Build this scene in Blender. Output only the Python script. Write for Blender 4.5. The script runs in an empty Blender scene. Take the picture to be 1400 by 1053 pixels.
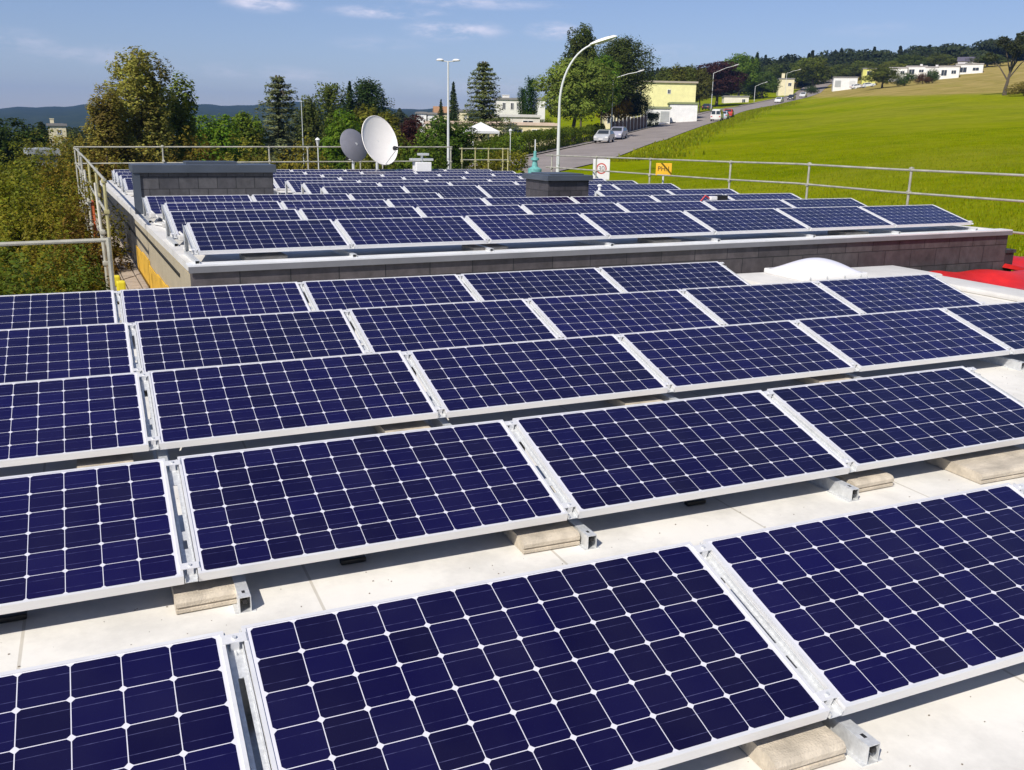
import bpy, bmesh, math, random
import numpy as np
from mathutils import Vector, Matrix

C = bpy.context.scene
COL = C.collection
R = math.radians

# ------------------------------------------------------------------ camera
W, H, FPX = 1400.0, 1053.0, 1265.38
FW = np.array([0.3928485915766625, 0.881173165935356, -0.2630662192903039])
RT = np.array([0.9150322293640527, -0.40304713755610005, 0.01640195515437327])
UP = np.array([0.09157512392175347, 0.24715755408907863, 0.9646383468095284])
cd = bpy.data.cameras.new("camera")
cam = bpy.data.objects.new("camera", cd)
COL.objects.link(cam)
cam.matrix_world = Matrix([[RT[0], UP[0], -FW[0], 0], [RT[1], UP[1], -FW[1], 0], [RT[2], UP[2], -FW[2], 0], [0, 0, 0, 1]])
cd.sensor_width = 36.0
cd.lens = FPX / W * 36.0
cd.clip_start = 0.05
cd.clip_end = 20000
C.camera = cam

# ------------------------------------------------------------------ light
SUN = Vector((-0.62, -0.45, 0.75)).normalized()
EL = math.asin(SUN.z)
AZ = math.atan2(SUN.x, SUN.y)
wd = bpy.data.worlds.new("World")
C.world = wd
wd.use_nodes = True
wn = wd.node_tree
wn.nodes.clear()


def N(nt, kind, **kw):
    n = nt.nodes.new(kind)
    for k, v in kw.items():
        if k in ('inp',):
            for kk, vv in v.items():
                n.inputs[kk].default_value = vv
        else:
            setattr(n, k, v)
    return n


sky = N(wn, 'ShaderNodeTexSky', sky_type='NISHITA', sun_disc=False, sun_elevation=EL, sun_rotation=AZ)
sky.air_density = 1.0
sky.dust_density = 0.25
sky.ozone_density = 3.0
sky.altitude = 300
bg = N(wn, 'ShaderNodeBackground')
bg.inputs[1].default_value = 0.090
wo = N(wn, 'ShaderNodeOutputWorld')
# a few thin fair-weather clouds, laid out by direction
tc = N(wn, 'ShaderNodeTexCoord')


def cloud_dir(px, py):
    d = FW + RT * (px - W / 2) / FPX - UP * (py - H / 2) / FPX
    return d / np.linalg.norm(d)


prev = None
nz = N(wn, 'ShaderNodeTexNoise', inp={'Scale': 22.0, 'Detail': 7.0, 'Roughness': 0.62})
mp = N(wn, 'ShaderNodeMapping')
mp.inputs['Scale'].default_value = (1, 1, 3.2)
wn.links.new(tc.outputs['Generated'], mp.inputs[0])
wn.links.new(mp.outputs[0], nz.inputs['Vector'])
for (px, py, wx, wy, s) in [(360, 4, 46, 11, 1.0), (530, 17, 75, 8, .85), (622, 42, 62, 14, .95), (755, 42, 34, 11, .8), (10, 55, 55, 14, .4),
                            (330, 97, 90, 10, .3), (410, 104, 60, 9, .3), (925, 72, 45, 10, .35), (640, 4, 120, 8, .45), (130, 75, 110, 12, .28), (520, 60, 60, 10, .22),
                            (700, 120, 330, 14, .22), (1190, 40, 60, 10, .12)]:
    d = cloud_dir(px, py)
    hx = np.cross(d, [0, 0, 1.0]); hx /= np.linalg.norm(hx)
    hz = np.cross(hx, d)
    a = N(wn, 'ShaderNodeVectorMath', operation='DOT_PRODUCT'); a.inputs[1].default_value = tuple(hx * FPX / wx)
    b = N(wn, 'ShaderNodeVectorMath', operation='DOT_PRODUCT'); b.inputs[1].default_value = tuple(hz * FPX / wy)
    wn.links.new(tc.outputs['Generated'], a.inputs[0]); wn.links.new(tc.outputs['Generated'], b.inputs[0])
    f = N(wn, 'ShaderNodeVectorMath', operation='DOT_PRODUCT'); f.inputs[1].default_value = tuple(d)
    wn.links.new(tc.outputs['Generated'], f.inputs[0])
    cmb = N(wn, 'ShaderNodeCombineXYZ')
    wn.links.new(a.outputs['Value'], cmb.inputs[0]); wn.links.new(b.outputs['Value'], cmb.inputs[1])
    ln = N(wn, 'ShaderNodeVectorMath', operation='LENGTH'); wn.links.new(cmb.outputs[0], ln.inputs[0])
    mr = N(wn, 'ShaderNodeMapRange', interpolation_type='SMOOTHSTEP')
    mr.inputs[1].default_value = 1.35; mr.inputs[2].default_value = 0.0; mr.inputs[3].default_value = 0; mr.inputs[4].default_value = s
    wn.links.new(ln.outputs['Value'], mr.inputs[0])
    gt = N(wn, 'ShaderNodeMath', operation='GREATER_THAN'); gt.inputs[1].default_value = 0.2
    wn.links.new(f.outputs['Value'], gt.inputs[0])
    mu = N(wn, 'ShaderNodeMath', operation='MULTIPLY')
    wn.links.new(mr.outputs[0], mu.inputs[0]); wn.links.new(gt.outputs[0], mu.inputs[1])
    if prev is None:
        prev = mu
    else:
        mx = N(wn, 'ShaderNodeMath', operation='MAXIMUM')
        wn.links.new(prev.outputs[0], mx.inputs[0]); wn.links.new(mu.outputs[0], mx.inputs[1])
        prev = mx
nr = N(wn, 'ShaderNodeMapRange', interpolation_type='SMOOTHSTEP')
nr.inputs[1].default_value = 0.36; nr.inputs[2].default_value = 0.72
wn.links.new(nz.outputs['Fac'], nr.inputs[0])
cm = N(wn, 'ShaderNodeMath', operation='MULTIPLY')
wn.links.new(nr.outputs[0], cm.inputs[0]); wn.links.new(prev.outputs[0], cm.inputs[1])
mixc = N(wn, 'ShaderNodeMix', data_type='RGBA')
wn.links.new(cm.outputs[0], mixc.inputs['Factor'])
wn.links.new(sky.outputs[0], mixc.inputs['A'])
mixc.inputs['B'].default_value = (12.5, 12.0, 11.3, 1)
tint = N(wn, 'ShaderNodeVectorMath', operation='MULTIPLY'); tint.inputs[1].default_value = (.90, .86, 1.0)
wn.links.new(mixc.outputs['Result'], tint.inputs[0])
wn.links.new(tint.outputs[0], bg.inputs[0])
wn.links.new(bg.outputs[0], wo.inputs[0])

sd = bpy.data.lights.new("sun", 'SUN')
sd.energy = 4.8
sd.angle = R(0.53)
sd.color = (1.0, 0.945, 0.86)
so = bpy.data.objects.new("sun", sd)
so.rotation_euler = SUN.to_track_quat('Z', 'Y').to_euler()
so.location = (-40, -30, 60)
COL.objects.link(so)
C.view_settings.view_transform = 'Standard'
C.view_settings.look = 'None'
C.view_settings.exposure = 0.22
C.view_settings.gamma = 1.0
C.cycles.max_bounces = 6
C.cycles.transparent_max_bounces = 6
C.cycles.volume_bounces = 0


# ------------------------------------------------------------------ helpers
def ray(px, py):
    return FW + RT * (px - W / 2) / FPX - UP * (py - H / 2) / FPX


def atD(px, py, D):
    d = ray(px, py)
    return d / math.hypot(d[0], d[1]) * D


def tag(o, label=None, cat=None, group=None, kind=None):
    if label: o['label'] = label
    if cat: o['category'] = cat
    if group: o['group'] = group
    if kind: o['kind'] = kind
    return o


def empty(name, loc=(0, 0, 0), rot=(0, 0, 0), **kw):
    o = bpy.data.objects.new(name, None)
    o.empty_display_size = 0.1
    COL.objects.link(o)
    o.location = loc
    o.rotation_euler = rot
    return tag(o, **kw)


def link_mesh(name, me, parent=None, mat=None):
    o = bpy.data.objects.new(name, me)
    COL.objects.link(o)
    if mat is not None and not me.materials:
        for m in (mat if isinstance(mat, (list, tuple)) else [mat]):
            me.materials.append(m)
    if parent is not None:
        o.parent = parent
    return o


def copy_tree(o, parent=None):
    c = o.copy()
    COL.objects.link(c)
    if parent is not None:
        c.parent = parent
    for ch in list(o.children):
        copy_tree(ch, c)
    return c


class MB:
    """collects shapes, then links them as one mesh object"""

    def __init__(s):
        s.v = []; s.f = []; s.m = []

    def add(s, vs, fs, m=0):
        o = len(s.v)
        s.v += [tuple(v) for v in vs]
        s.f += [tuple(i + o for i in f) for f in fs]
        s.m += [m] * len(fs)

    def box(s, a, b, m=0, M=None, taper=None):
        x0, y0, z0 = a; x1, y1, z1 = b
        vs = [(x0, y0, z0), (x1, y0, z0), (x1, y1, z0), (x0, y1, z0), (x0, y0, z1), (x1, y0, z1), (x1, y1, z1), (x0, y1, z1)]
        if taper:
            vs = vs[:4] + [((x - (x0 + x1) / 2) * taper + (x0 + x1) / 2, (y - (y0 + y1) / 2) * taper + (y0 + y1) / 2, z) for x, y, z in vs[4:]]
        if M is not None:
            vs = [tuple(M @ Vector(v)) for v in vs]
        s.add(vs, [(3, 2, 1, 0), (4, 5, 6, 7), (0, 1, 5, 4), (1, 2, 6, 5), (2, 3, 7, 6), (3, 0, 4, 7)], m)

    def cbox(s, a, b, c=0.004, m=0, M=None):
        """box with chamfered edges"""
        bm = bmesh.new()
        bmesh.ops.create_cube(bm, size=1)
        for v in bm.verts:
            v.co = Vector([a[i] + (v.co[i] + .5) * (b[i] - a[i]) for i in range(3)])
        bmesh.ops.bevel(bm, geom=bm.edges[:], offset=c, segments=2, affect='EDGES', profile=.6)
        bm.verts.index_update()
        vs = [(M @ v.co if M is not None else v.co)[:] for v in bm.verts]
        s.add(vs, [[v.index for v in f.verts] for f in bm.faces], m)
        bm.free()

    def tube(s, pts, r, n=8, m=0, caps=True):
        pts = [Vector(p) for p in pts]
        rs = r if isinstance(r, (list, tuple)) else [r] * len(pts)
        rings = []
        for i, p in enumerate(pts):
            t = (pts[min(i + 1, len(pts) - 1)] - pts[max(i - 1, 0)]).normalized()
            a = t.orthogonal().normalized() if i == 0 else (rings_a - t * rings_a.dot(t)).normalized()
            rings_a = a
            b = t.cross(a)
            rings.append([p + (a * math.cos(2 * math.pi * k / n) + b * math.sin(2 * math.pi * k / n)) * rs[i] for k in range(n)])
        vs = [v[:] for rg in rings for v in rg]
        fs = []
        for i in range(len(pts) - 1):
            for k in range(n):
                fs.append((i * n + k, i * n + (k + 1) % n, (i + 1) * n + (k + 1) % n, (i + 1) * n + k))
        if caps:
            fs.append(tuple(range(n - 1, -1, -1)))
            fs.append(tuple((len(pts) - 1) * n + k for k in range(n)))
        s.add(vs, fs, m)

    def prism(s, poly, d0, d1, axis='y', m=0):
        """polygon in the plane across axis, extruded from d0 to d1"""
        def pt(p, d):
            return {'y': (p[0], d, p[1]), 'x': (d, p[0], p[1]), 'z': (p[0], p[1], d)}[axis]
        n = len(poly)
        vs = [pt(p, d0) for p in poly] + [pt(p, d1) for p in poly]
        fs = [tuple(range(n)), tuple(range(2 * n - 1, n - 1, -1))]
        fs += [(i, i + n, (i + 1) % n + n, (i + 1) % n) for i in range(n)]
        s.add(vs, fs, m)

    def lathe(s, prof, n=20, M=None, m=0):
        vs = []
        for (r, z) in prof:
            for k in range(n):
                v = Vector((r * math.cos(2 * math.pi * k / n), r * math.sin(2 * math.pi * k / n), z))
                vs.append((M @ v if M is not None else v)[:])
        fs = []
        for i in range(len(prof) - 1):
            for k in range(n):
                fs.append((i * n + k, i * n + (k + 1) % n, (i + 1) * n + (k + 1) % n, (i + 1) * n + k))
        s.add(vs, fs, m)

    def mesh(s, name, mats, smooth=False):
        me = bpy.data.meshes.new(name)
        me.from_pydata(s.v, [], s.f)
        for mt in (mats if isinstance(mats, (list, tuple)) else [mats]):
            me.materials.append(mt)
        if any(s.m):
            me.polygons.foreach_set('material_index', s.m)
        bm = bmesh.new(); bm.from_mesh(me)
        bmesh.ops.recalc_face_normals(bm, faces=bm.faces)
        bm.to_mesh(me); bm.free()
        if smooth:
            me.polygons.foreach_set('use_smooth', [True] * len(me.polygons))
            try:
                me.set_sharp_from_angle(angle=R(40))
            except Exception:
                pass
        me.update()
        return me

    def build(s, name, mats, parent=None, smooth=False, loc=None):
        o = link_mesh(name, s.mesh(name, mats, smooth), parent)
        if loc is not None: o.location = loc
        return o


# ------------------------------------------------------------------ materials
MATS = {}


def mat(name, col, rough=0.6, metal=0.0, noise=None, bump=None, spec=0.5, coords='Object'):
    """principled material with optional (scale, amount, detail) value noise and (scale, strength) bump"""
    if name in MATS: return MATS[name]
    m = bpy.data.materials.new(name)
    m.use_nodes = True
    nt = m.node_tree
    p = nt.nodes['Principled BSDF']
    p.inputs['Base Color'].default_value = (*col, 1)
    p.inputs['Roughness'].default_value = rough
    p.inputs['Metallic'].default_value = metal
    p.inputs['Specular IOR Level'].default_value = spec
    t = N(nt, 'ShaderNodeTexCoord')
    if noise:
        n = N(nt, 'ShaderNodeTexNoise', inp={'Scale': noise[0], 'Detail': 6.0, 'Roughness': .65})
        nt.links.new(t.outputs[coords], n.inputs['Vector'])
        mr = N(nt, 'ShaderNodeMapRange', inp={1: .25, 2: .75, 3: 1 - noise[1], 4: 1 + noise[1]})
        nt.links.new(n.outputs['Fac'], mr.inputs[0])
        mx = N(nt, 'ShaderNodeVectorMath', operation='SCALE')
        mx.inputs[0].default_value = col
        nt.links.new(mr.outputs[0], mx.inputs['Scale'])
        nt.links.new(mx.outputs[0], p.inputs['Base Color'])
        mr2 = N(nt, 'ShaderNodeMapRange', inp={1: .2, 2: .8, 3: max(rough - .12, .02), 4: min(rough + .15, 1)})
        nt.links.new(n.outputs['Fac'], mr2.inputs[0])
        nt.links.new(mr2.outputs[0], p.inputs['Roughness'])
    if bump:
        n = N(nt, 'ShaderNodeTexNoise', inp={'Scale': bump[0], 'Detail': 5.0})
        nt.links.new(t.outputs[coords], n.inputs['Vector'])
        b = N(nt, 'ShaderNodeBump', inp={'Strength': bump[1], 'Distance': .02})
        nt.links.new(n.outputs['Fac'], b.inputs['Height'])
        nt.links.new(b.outputs[0], p.inputs['Normal'])
    MATS[name] = m
    return m


def objcol_mat(name, rough=0.4, coat=0.0, metal=0.0):
    m = bpy.data.materials.new(name)
    m.use_nodes = True
    nt = m.node_tree
    p = nt.nodes['Principled BSDF']
    oi = N(nt, 'ShaderNodeObjectInfo')
    tcn = N(nt, 'ShaderNodeTexCoord')
    n = N(nt, 'ShaderNodeTexNoise', inp={'Scale': 1.3, 'Detail': 6.0})
    nt.links.new(tcn.outputs['Object'], n.inputs['Vector'])
    mr = N(nt, 'ShaderNodeMapRange', inp={1: .3, 2: .7, 3: .9, 4: 1.06})
    nt.links.new(n.outputs['Fac'], mr.inputs[0])
    sc = N(nt, 'ShaderNodeVectorMath', operation='SCALE')
    nt.links.new(oi.outputs['Color'], sc.inputs[0]); nt.links.new(mr.outputs[0], sc.inputs['Scale'])
    nt.links.new(sc.outputs[0], p.inputs['Base Color'])
    p.inputs['Roughness'].default_value = rough
    p.inputs['Coat Weight'].default_value = coat
    p.inputs['Metallic'].default_value = metal
    return m


def m_leaf(name):
    m = bpy.data.materials.new(name)
    m.use_nodes = True
    nt = m.node_tree
    nt.nodes.clear()
    out = N(nt, 'ShaderNodeOutputMaterial')
    oi = N(nt, 'ShaderNodeObjectInfo')
    at = N(nt, 'ShaderNodeAttribute', attribute_name='tint')
    mr = N(nt, 'ShaderNodeMapRange', inp={1: 0., 2: 1., 3: .62, 4: 1.38})
    nt.links.new(at.outputs['Fac'], mr.inputs[0])
    sc = N(nt, 'ShaderNodeVectorMath', operation='SCALE')
    nt.links.new(oi.outputs['Color'], sc.inputs[0]); nt.links.new(mr.outputs[0], sc.inputs['Scale'])
    hs = N(nt, 'ShaderNodeHueSaturation')
    mh = N(nt, 'ShaderNodeMapRange', inp={1: 0., 2: 1., 3: .478, 4: .522})
    fr = N(nt, 'ShaderNodeMath', operation='FRACT'); ml = N(nt, 'ShaderNodeMath', operation='MULTIPLY'); ml.inputs[1].default_value = 7.31
    nt.links.new(at.outputs['Fac'], ml.inputs[0]); nt.links.new(ml.outputs[0], fr.inputs[0]); nt.links.new(fr.outputs[0], mh.inputs[0])
    nt.links.new(mh.outputs[0], hs.inputs['Hue']); nt.links.new(sc.outputs[0], hs.inputs['Color'])
    p = N(nt, 'ShaderNodeBsdfPrincipled', inp={'Roughness': .55, 'Specular IOR Level': .12})
    tr = N(nt, 'ShaderNodeBsdfTranslucent')
    mx = N(nt, 'ShaderNodeMixShader', inp={0: .42})
    nt.links.new(hs.outputs[0], p.inputs['Base Color']); nt.links.new(hs.outputs[0], tr.inputs['Color'])
    nt.links.new(p.outputs[0], mx.inputs[1]); nt.links.new(tr.outputs[0], mx.inputs[2])
    nt.links.new(mx.outputs[0], out.inputs[0])
    return m


LEAF = m_leaf('foliage')
M_BARK = mat('bark', (.09, .07, .05), .9, noise=(6, .4), bump=(20, .6))
M_ALU = mat('aluminium_frame', (.78, .77, .76), .42, .3, noise=(9, .06), coords='Generated')
M_GALV = mat('galvanised_channel', (.66, .67, .67), .45, .45, noise=(60, .20))
M_MEMB = mat('roof_membrane', (.74, .71, .645), .75, noise=(1.4, .06), bump=(3.5, .3))
M_MEMBD = mat('flashing_membrane', (.62, .60, .56), .7, noise=(2.0, .14), bump=(4, .3))
M_CONC = mat('concrete_block', (.50, .435, .34), .92, noise=(14, .30), bump=(140, .35))
M_STEEL = mat('scaffold_tube', (.46, .44, .36), .55, .3, noise=(3.5, .32))
M_STEELY = mat('yellow_painted_tube', (.50, .45, .22), .55, .2, noise=(3.0, .35))
M_DARK = mat('black_plastic', (.012, .012, .013), .55)
M_ZINC = mat('zinc_cap', (.085, .10, .125), .42, .3, noise=(1.6, .16))
M_CAPL = mat('light_metal_flashing', (.80, .80, .79), .45, .1, noise=(2.5, .12))
M_WHITE = mat('white_coated_metal', (.78, .77, .75), .4, noise=(4, .05))
M_BEIGE = mat('beige_render', (.40, .34, .23), .9, noise=(3, .14), bump=(40, .3))
M_PLANK = mat('weathered_plank', (.36, .30, .24), .85, noise=(7, .3), bump=(30, .5))
M_YELLOW = mat('yellow_insulation', (.62, .36, .03), .85, noise=(5, .25), bump=(12, .6))
M_RED = mat('red_tarpaulin', (.52, .014, .012), .45, noise=(2.5, .34), bump=(2.2, .9))
M_GLASS = mat('window_glass', (.03, .036, .042), .08)
M_TYRE = mat('tyre_rubber', (.02, .02, .02), .8)
M_COPPER = mat('verdigris_copper', (.13, .36, .33), .6, noise=(12, .3))
M_ORANGE = mat('orange_netting', (.6, .13, .04), .7)
M_LAMPW = mat('lamp_paint', (.62, .63, .62), .4, noise=(2, .08))
M_LENS = mat('lamp_lens', (.75, .75, .72), .2)
M_CAR = objcol_mat('car_paint', .3, .6)
M_WALL = objcol_mat('house_render', .85)
M_WOODF = mat('stained_fence', (.085, .05, .038), .8, noise=(4, .3))


def m_cells():
    m = bpy.data.materials.new('solar_cells')
    m.use_nodes = True
    nt = m.node_tree
    L = nt.links.new
    p = nt.nodes['Principled BSDF']
    t = N(nt, 'ShaderNodeTexCoord')
    sp = N(nt, 'ShaderNodeSeparateXYZ'); L(t.outputs['Object'], sp.inputs[0])

    def math_(op, a, b=None, c=None):
        n = N(nt, 'ShaderNodeMath', operation=op)
        for i, v in enumerate((a, b, c)):
            if v is None: continue
            if isinstance(v, (int, float)): n.inputs[i].default_value = v
            else: L(v, n.inputs[i])
        return n.outputs[0]
    u = math_('DIVIDE', math_('SUBTRACT', sp.outputs[0], MX), PX)
    v = math_('DIVIDE', math_('SUBTRACT', sp.outputs[1], MY), PY)
    fu, fv = math_('FLOOR', u), math_('FLOOR', v)
    cu, cv = math_('SUBTRACT', math_('SUBTRACT', u, fu), .5), math_('SUBTRACT', math_('SUBTRACT', v, fv), .5)
    au, av = math_('ABSOLUTE', cu), math_('ABSOLUTE', cv)
    inside = math_('LESS_THAN', math_('MAXIMUM', au, av), .4900)
    rr = math_('LESS_THAN', math_('SQRT', math_('ADD', math_('MULTIPLY', au, au), math_('MULTIPLY', av, av))), .640)
    rng = math_('MULTIPLY', math_('LESS_THAN', math_('ABSOLUTE', math_('SUBTRACT', u, 6.0)), 6.0),
                math_('LESS_THAN', math_('ABSOLUTE', math_('SUBTRACT', v, 3.0)), 3.0))
    cell = math_('MULTIPLY', math_('MULTIPLY', inside, rr), rng)
    # per-cell tone
    oi = N(nt, 'ShaderNodeObjectInfo')
    cb = N(nt, 'ShaderNodeCombineXYZ'); L(fu, cb.inputs[0]); L(fv, cb.inputs[1])
    L(math_('MULTIPLY', oi.outputs['Random'], 57.0), cb.inputs[2])
    wnz = N(nt, 'ShaderNodeTexWhiteNoise', noise_dimensions='3D'); L(cb.outputs[0], wnz.inputs['Vector'])
    ramp = N(nt, 'ShaderNodeValToRGB')
    e = ramp.color_ramp.elements
    e[0].position = 0.0; e[0].color = (.0052, .0028, .030, 1)
    e[1].position = 1.0; e[1].color = (.0060, .0036, .050, 1)
    e2 = ramp.color_ramp.elements.new(.45); e2.color = (.0056, .0030, .039, 1)
    L(wnz.outputs['Value'], ramp.inputs[0])
    # whole-panel tone
    ps = N(nt, 'ShaderNodeVectorMath', operation='SCALE'); L(ramp.outputs[0], ps.inputs[0])
    L(math_('MULTIPLY_ADD', oi.outputs['Random'], .45, .78), ps.inputs['Scale'])
    # silver contact strips, two per cell, broken by the glass texture
    bus = math_('LESS_THAN', math_('ABSOLUTE', math_('SUBTRACT', av, .25)), .008)
    nzz = N(nt, 'ShaderNodeTexNoise', inp={'Scale': 26.0, 'Detail': 3.0}); L(t.outputs['Object'], nzz.inputs['Vector'])
    bl = N(nt, 'ShaderNodeMapRange', inp={1: .36, 2: .62, 3: .08, 4: .6}); L(nzz.outputs['Fac'], bl.inputs[0])
    mb = N(nt, 'ShaderNodeMix', data_type='RGBA'); L(math_('MULTIPLY', bus, bl.outputs[0]), mb.inputs['Factor'])
    L(ps.outputs[0], mb.inputs['A']); mb.inputs['B'].default_value = (.10, .10, .22, 1)
    # dust
    nd = N(nt, 'ShaderNodeTexNoise', inp={'Scale': 3.0, 'Detail': 6.0}); L(t.outputs['Object'], nd.inputs['Vector'])
    dd = N(nt, 'ShaderNodeMapRange', inp={1: .35, 2: .8, 3: 0.0, 4: .016}); L(nd.outputs['Fac'], dd.inputs[0])
    md = N(nt, 'ShaderNodeMix', data_type='RGBA'); L(dd.outputs[0], md.inputs['Factor']); L(mb.outputs['Result'], md.inputs['A'])
    md.inputs['B'].default_value = (.4, .38, .36, 1)
    mx = N(nt, 'ShaderNodeMix', data_type='RGBA')
    L(cell, mx.inputs['Factor'])
    mx.inputs['A'].default_value = (.66, .65, .70, 1)
    L(md.outputs['Result'], mx.inputs['B'])
    L(mx.outputs['Result'], p.inputs['Base Color'])
    rg = N(nt, 'ShaderNodeMapRange', inp={1: .3, 2: .8, 3: .10, 4: .2}); L(nd.outputs['Fac'], rg.inputs[0])
    L(rg.outputs[0], p.inputs['Roughness'])
    p.inputs['Specular IOR Level'].default_value = .55
    return m


def m_slate(name, sx, sz, col=(.10, .09, .088)):
    """fibre-slate cladding: staggered rectangular slates read from world-size object coordinates"""
    m = bpy.data.materials.new(name)
    m.use_nodes = True
    nt = m.node_tree; L = nt.links.new
    p = nt.nodes['Principled BSDF']
    t = N(nt, 'ShaderNodeTexCoord')
    sp = N(nt, 'ShaderNodeSeparateXYZ'); L(t.outputs['Object'], sp.inputs[0])
    ad = N(nt, 'ShaderNodeMath', operation='ADD'); L(sp.outputs[0], ad.inputs[0]); L(sp.outputs[1], ad.inputs[1])
    cb = N(nt, 'ShaderNodeCombineXYZ'); L(ad.outputs[0], cb.inputs[0]); L(sp.outputs[2], cb.inputs[1])
    br = N(nt, 'ShaderNodeTexBrick', offset=.5)
    br.inputs['Color1'].default_value = (col[0] * .78, col[1] * .76, col[2] * .78, 1)
    br.inputs['Color2'].default_value = (col[0] * 1.18, col[1] * 1.14, col[2] * 1.12, 1)
    br.inputs['Mortar'].default_value = (.018, .018, .020, 1)
    br.inputs['Scale'].default_value = 1.0
    br.inputs['Mortar Size'].default_value = .006
    br.inputs['Brick Width'].default_value = sx
    br.inputs['Row Height'].default_value = sz
    L(cb.outputs[0], br.inputs['Vector'])
    n = N(nt, 'ShaderNodeTexNoise', inp={'Scale': 5.0, 'Detail': 7.0, 'Roughness': .7})
    mp_ = N(nt, 'ShaderNodeMapping'); mp_.inputs['Scale'].default_value = (1.2, 1.2, 1.0)
    L(t.outputs['Object'], mp_.inputs[0]); L(mp_.outputs[0], n.inputs['Vector'])
    mr = N(nt, 'ShaderNodeMapRange', inp={1: .3, 2: .75, 3: .6, 4: 1.5}); L(n.outputs['Fac'], mr.inputs[0])
    sc = N(nt, 'ShaderNodeVectorMath', operation='SCALE'); L(br.outputs['Color'], sc.inputs[0]); L(mr.outputs[0], sc.inputs['Scale'])
    L(sc.outputs[0], p.inputs['Base Color'])
    p.inputs['Roughness'].default_value = .55
    b = N(nt, 'ShaderNodeBump', inp={'Strength': .7, 'Distance': .01}); L(br.outputs['Fac'], b.inputs['Height']); b.invert = True
    L(b.outputs[0], p.inputs['Normal'])
    return m


# ------------------------------------------------------------------ terrain
def _az(px):
    d = ray(px, 185)
    return math.degrees(math.atan2(d[0], d[1]))


DS = [0, 10, 20, 40, 70, 115, 185, 260, 350, 500, 900, 1500, 3000, 5000]
_L = [-5, -5, -7, -10, -14, -20, -28, -35, -42, -50, -55, -30, 44, 48]
_rows = [(-180, _L), (-60, _L), (-6, [-5, -5.5, -6, -6.6, -7, -8, -10.5, -14, -20, -32, -50, -20, 40, 44]),
         (5, [-5, -5, -5.8, -6.2, -6.5, -7, -8.5, -11, -16, -26, -38, -10, 66, 72]),
         (12, [-5, -4.5, -5.2, -5.6, -5.5, -5.5, -6, -7, -10, -15, -20, 0, 76, 80]),
         (18, [-5, -4, -4.5, -5, -4.8, -4.2, -3, -2, -2, -5, -10, 10, 70, 74])]
# surveyed heights of the slope: for each bearing, how far below or above the horizon the ground stands at each distance
for px, near, ys in [(700, [-5, -3.5, -3.5, -3.2], [226, 202, 184, 173, 164, 158]), (850, [-5, -3.4, -3.1, -2.9], [224, 194, 170, 157, 147, 138]), (985, [-5, -3.3, -2.9, -2.5], [213, 188, 163, 147, 134, 120]),
                     (1100, [-5, -3.3, -2.8, -2.1], [206, 179, 157, 143, 129, 110]), (1200, [-5, -3.2, -2.6, -1.7], [199, 171, 147, 127.5, 116, 95]),
                     (1300, [-5, -3.2, -2.5, -1.5], [194, 166, 140, 122, 107, 85]), (1400, [-5, -3.2, -2.4, -1.2], [192, 163, 138, 117, 100, 75])]:
    zz = [float(ray(px, y)[2] / math.hypot(*ray(px, y)[:2]) * D) for y, D in zip(ys, DS[4:10])]
    _rows.append((_az(px), near + zz + [zz[-1] + 12, zz[-1] + 22, 64, 66]))
_rows += [(75, _rows[-1][1]), (180, _rows[-1][1])]
AZS = [r_[0] for r_ in _rows]
TZ = np.array([r_[1] for r_ in _rows], float)
LD = np.log(np.array(DS) + 12.0)


def gzv(x, y):
    x = np.asarray(x, float); y = np.asarray(y, float)
    a = np.degrees(np.arctan2(x, y)); d = np.log(np.hypot(x, y) + 12.0)
    i = np.clip(np.searchsorted(AZS, a) - 1, 0, len(AZS) - 2)
    A = np.array(AZS, float)
    ta = np.clip((a - A[i]) / (A[i + 1] - A[i]), 0, 1)
    j = np.clip(np.searchsorted(LD, d) - 1, 0, len(DS) - 2)
    td = np.clip((d - LD[j]) / (LD[j + 1] - LD[j]), 0, 1)
    z = (TZ[i, j] * (1 - ta) + TZ[i + 1, j] * ta) * (1 - td) + (TZ[i, j + 1] * (1 - ta) + TZ[i + 1, j + 1] * ta) * td
    r = np.hypot(x, y)
    z = z + np.clip((r - 1200) / 1500, 0, 1) * (4 * np.sin(a * .55 + 1) + 2.5 * np.sin(a * 1.37) + 1.5 * np.sin(a * 3.9 + 2))
    return z


def gz(x, y):
    return float(gzv(np.array([x]), np.array([y]))[0])


def place(px, D):
    """ground point seen at column px of the photograph, D metres away"""
    py = 180.0
    for _ in range(4):
        d = ray(px, py)
        s = D / math.hypot(d[0], d[1])
        x, y = d[0] * s, d[1] * s
        g = gz(x, y)
        P = np.array([x, y, g]); py = H / 2 - FPX * float(P @ UP) / float(P @ FW)
    return x, y, g


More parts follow.
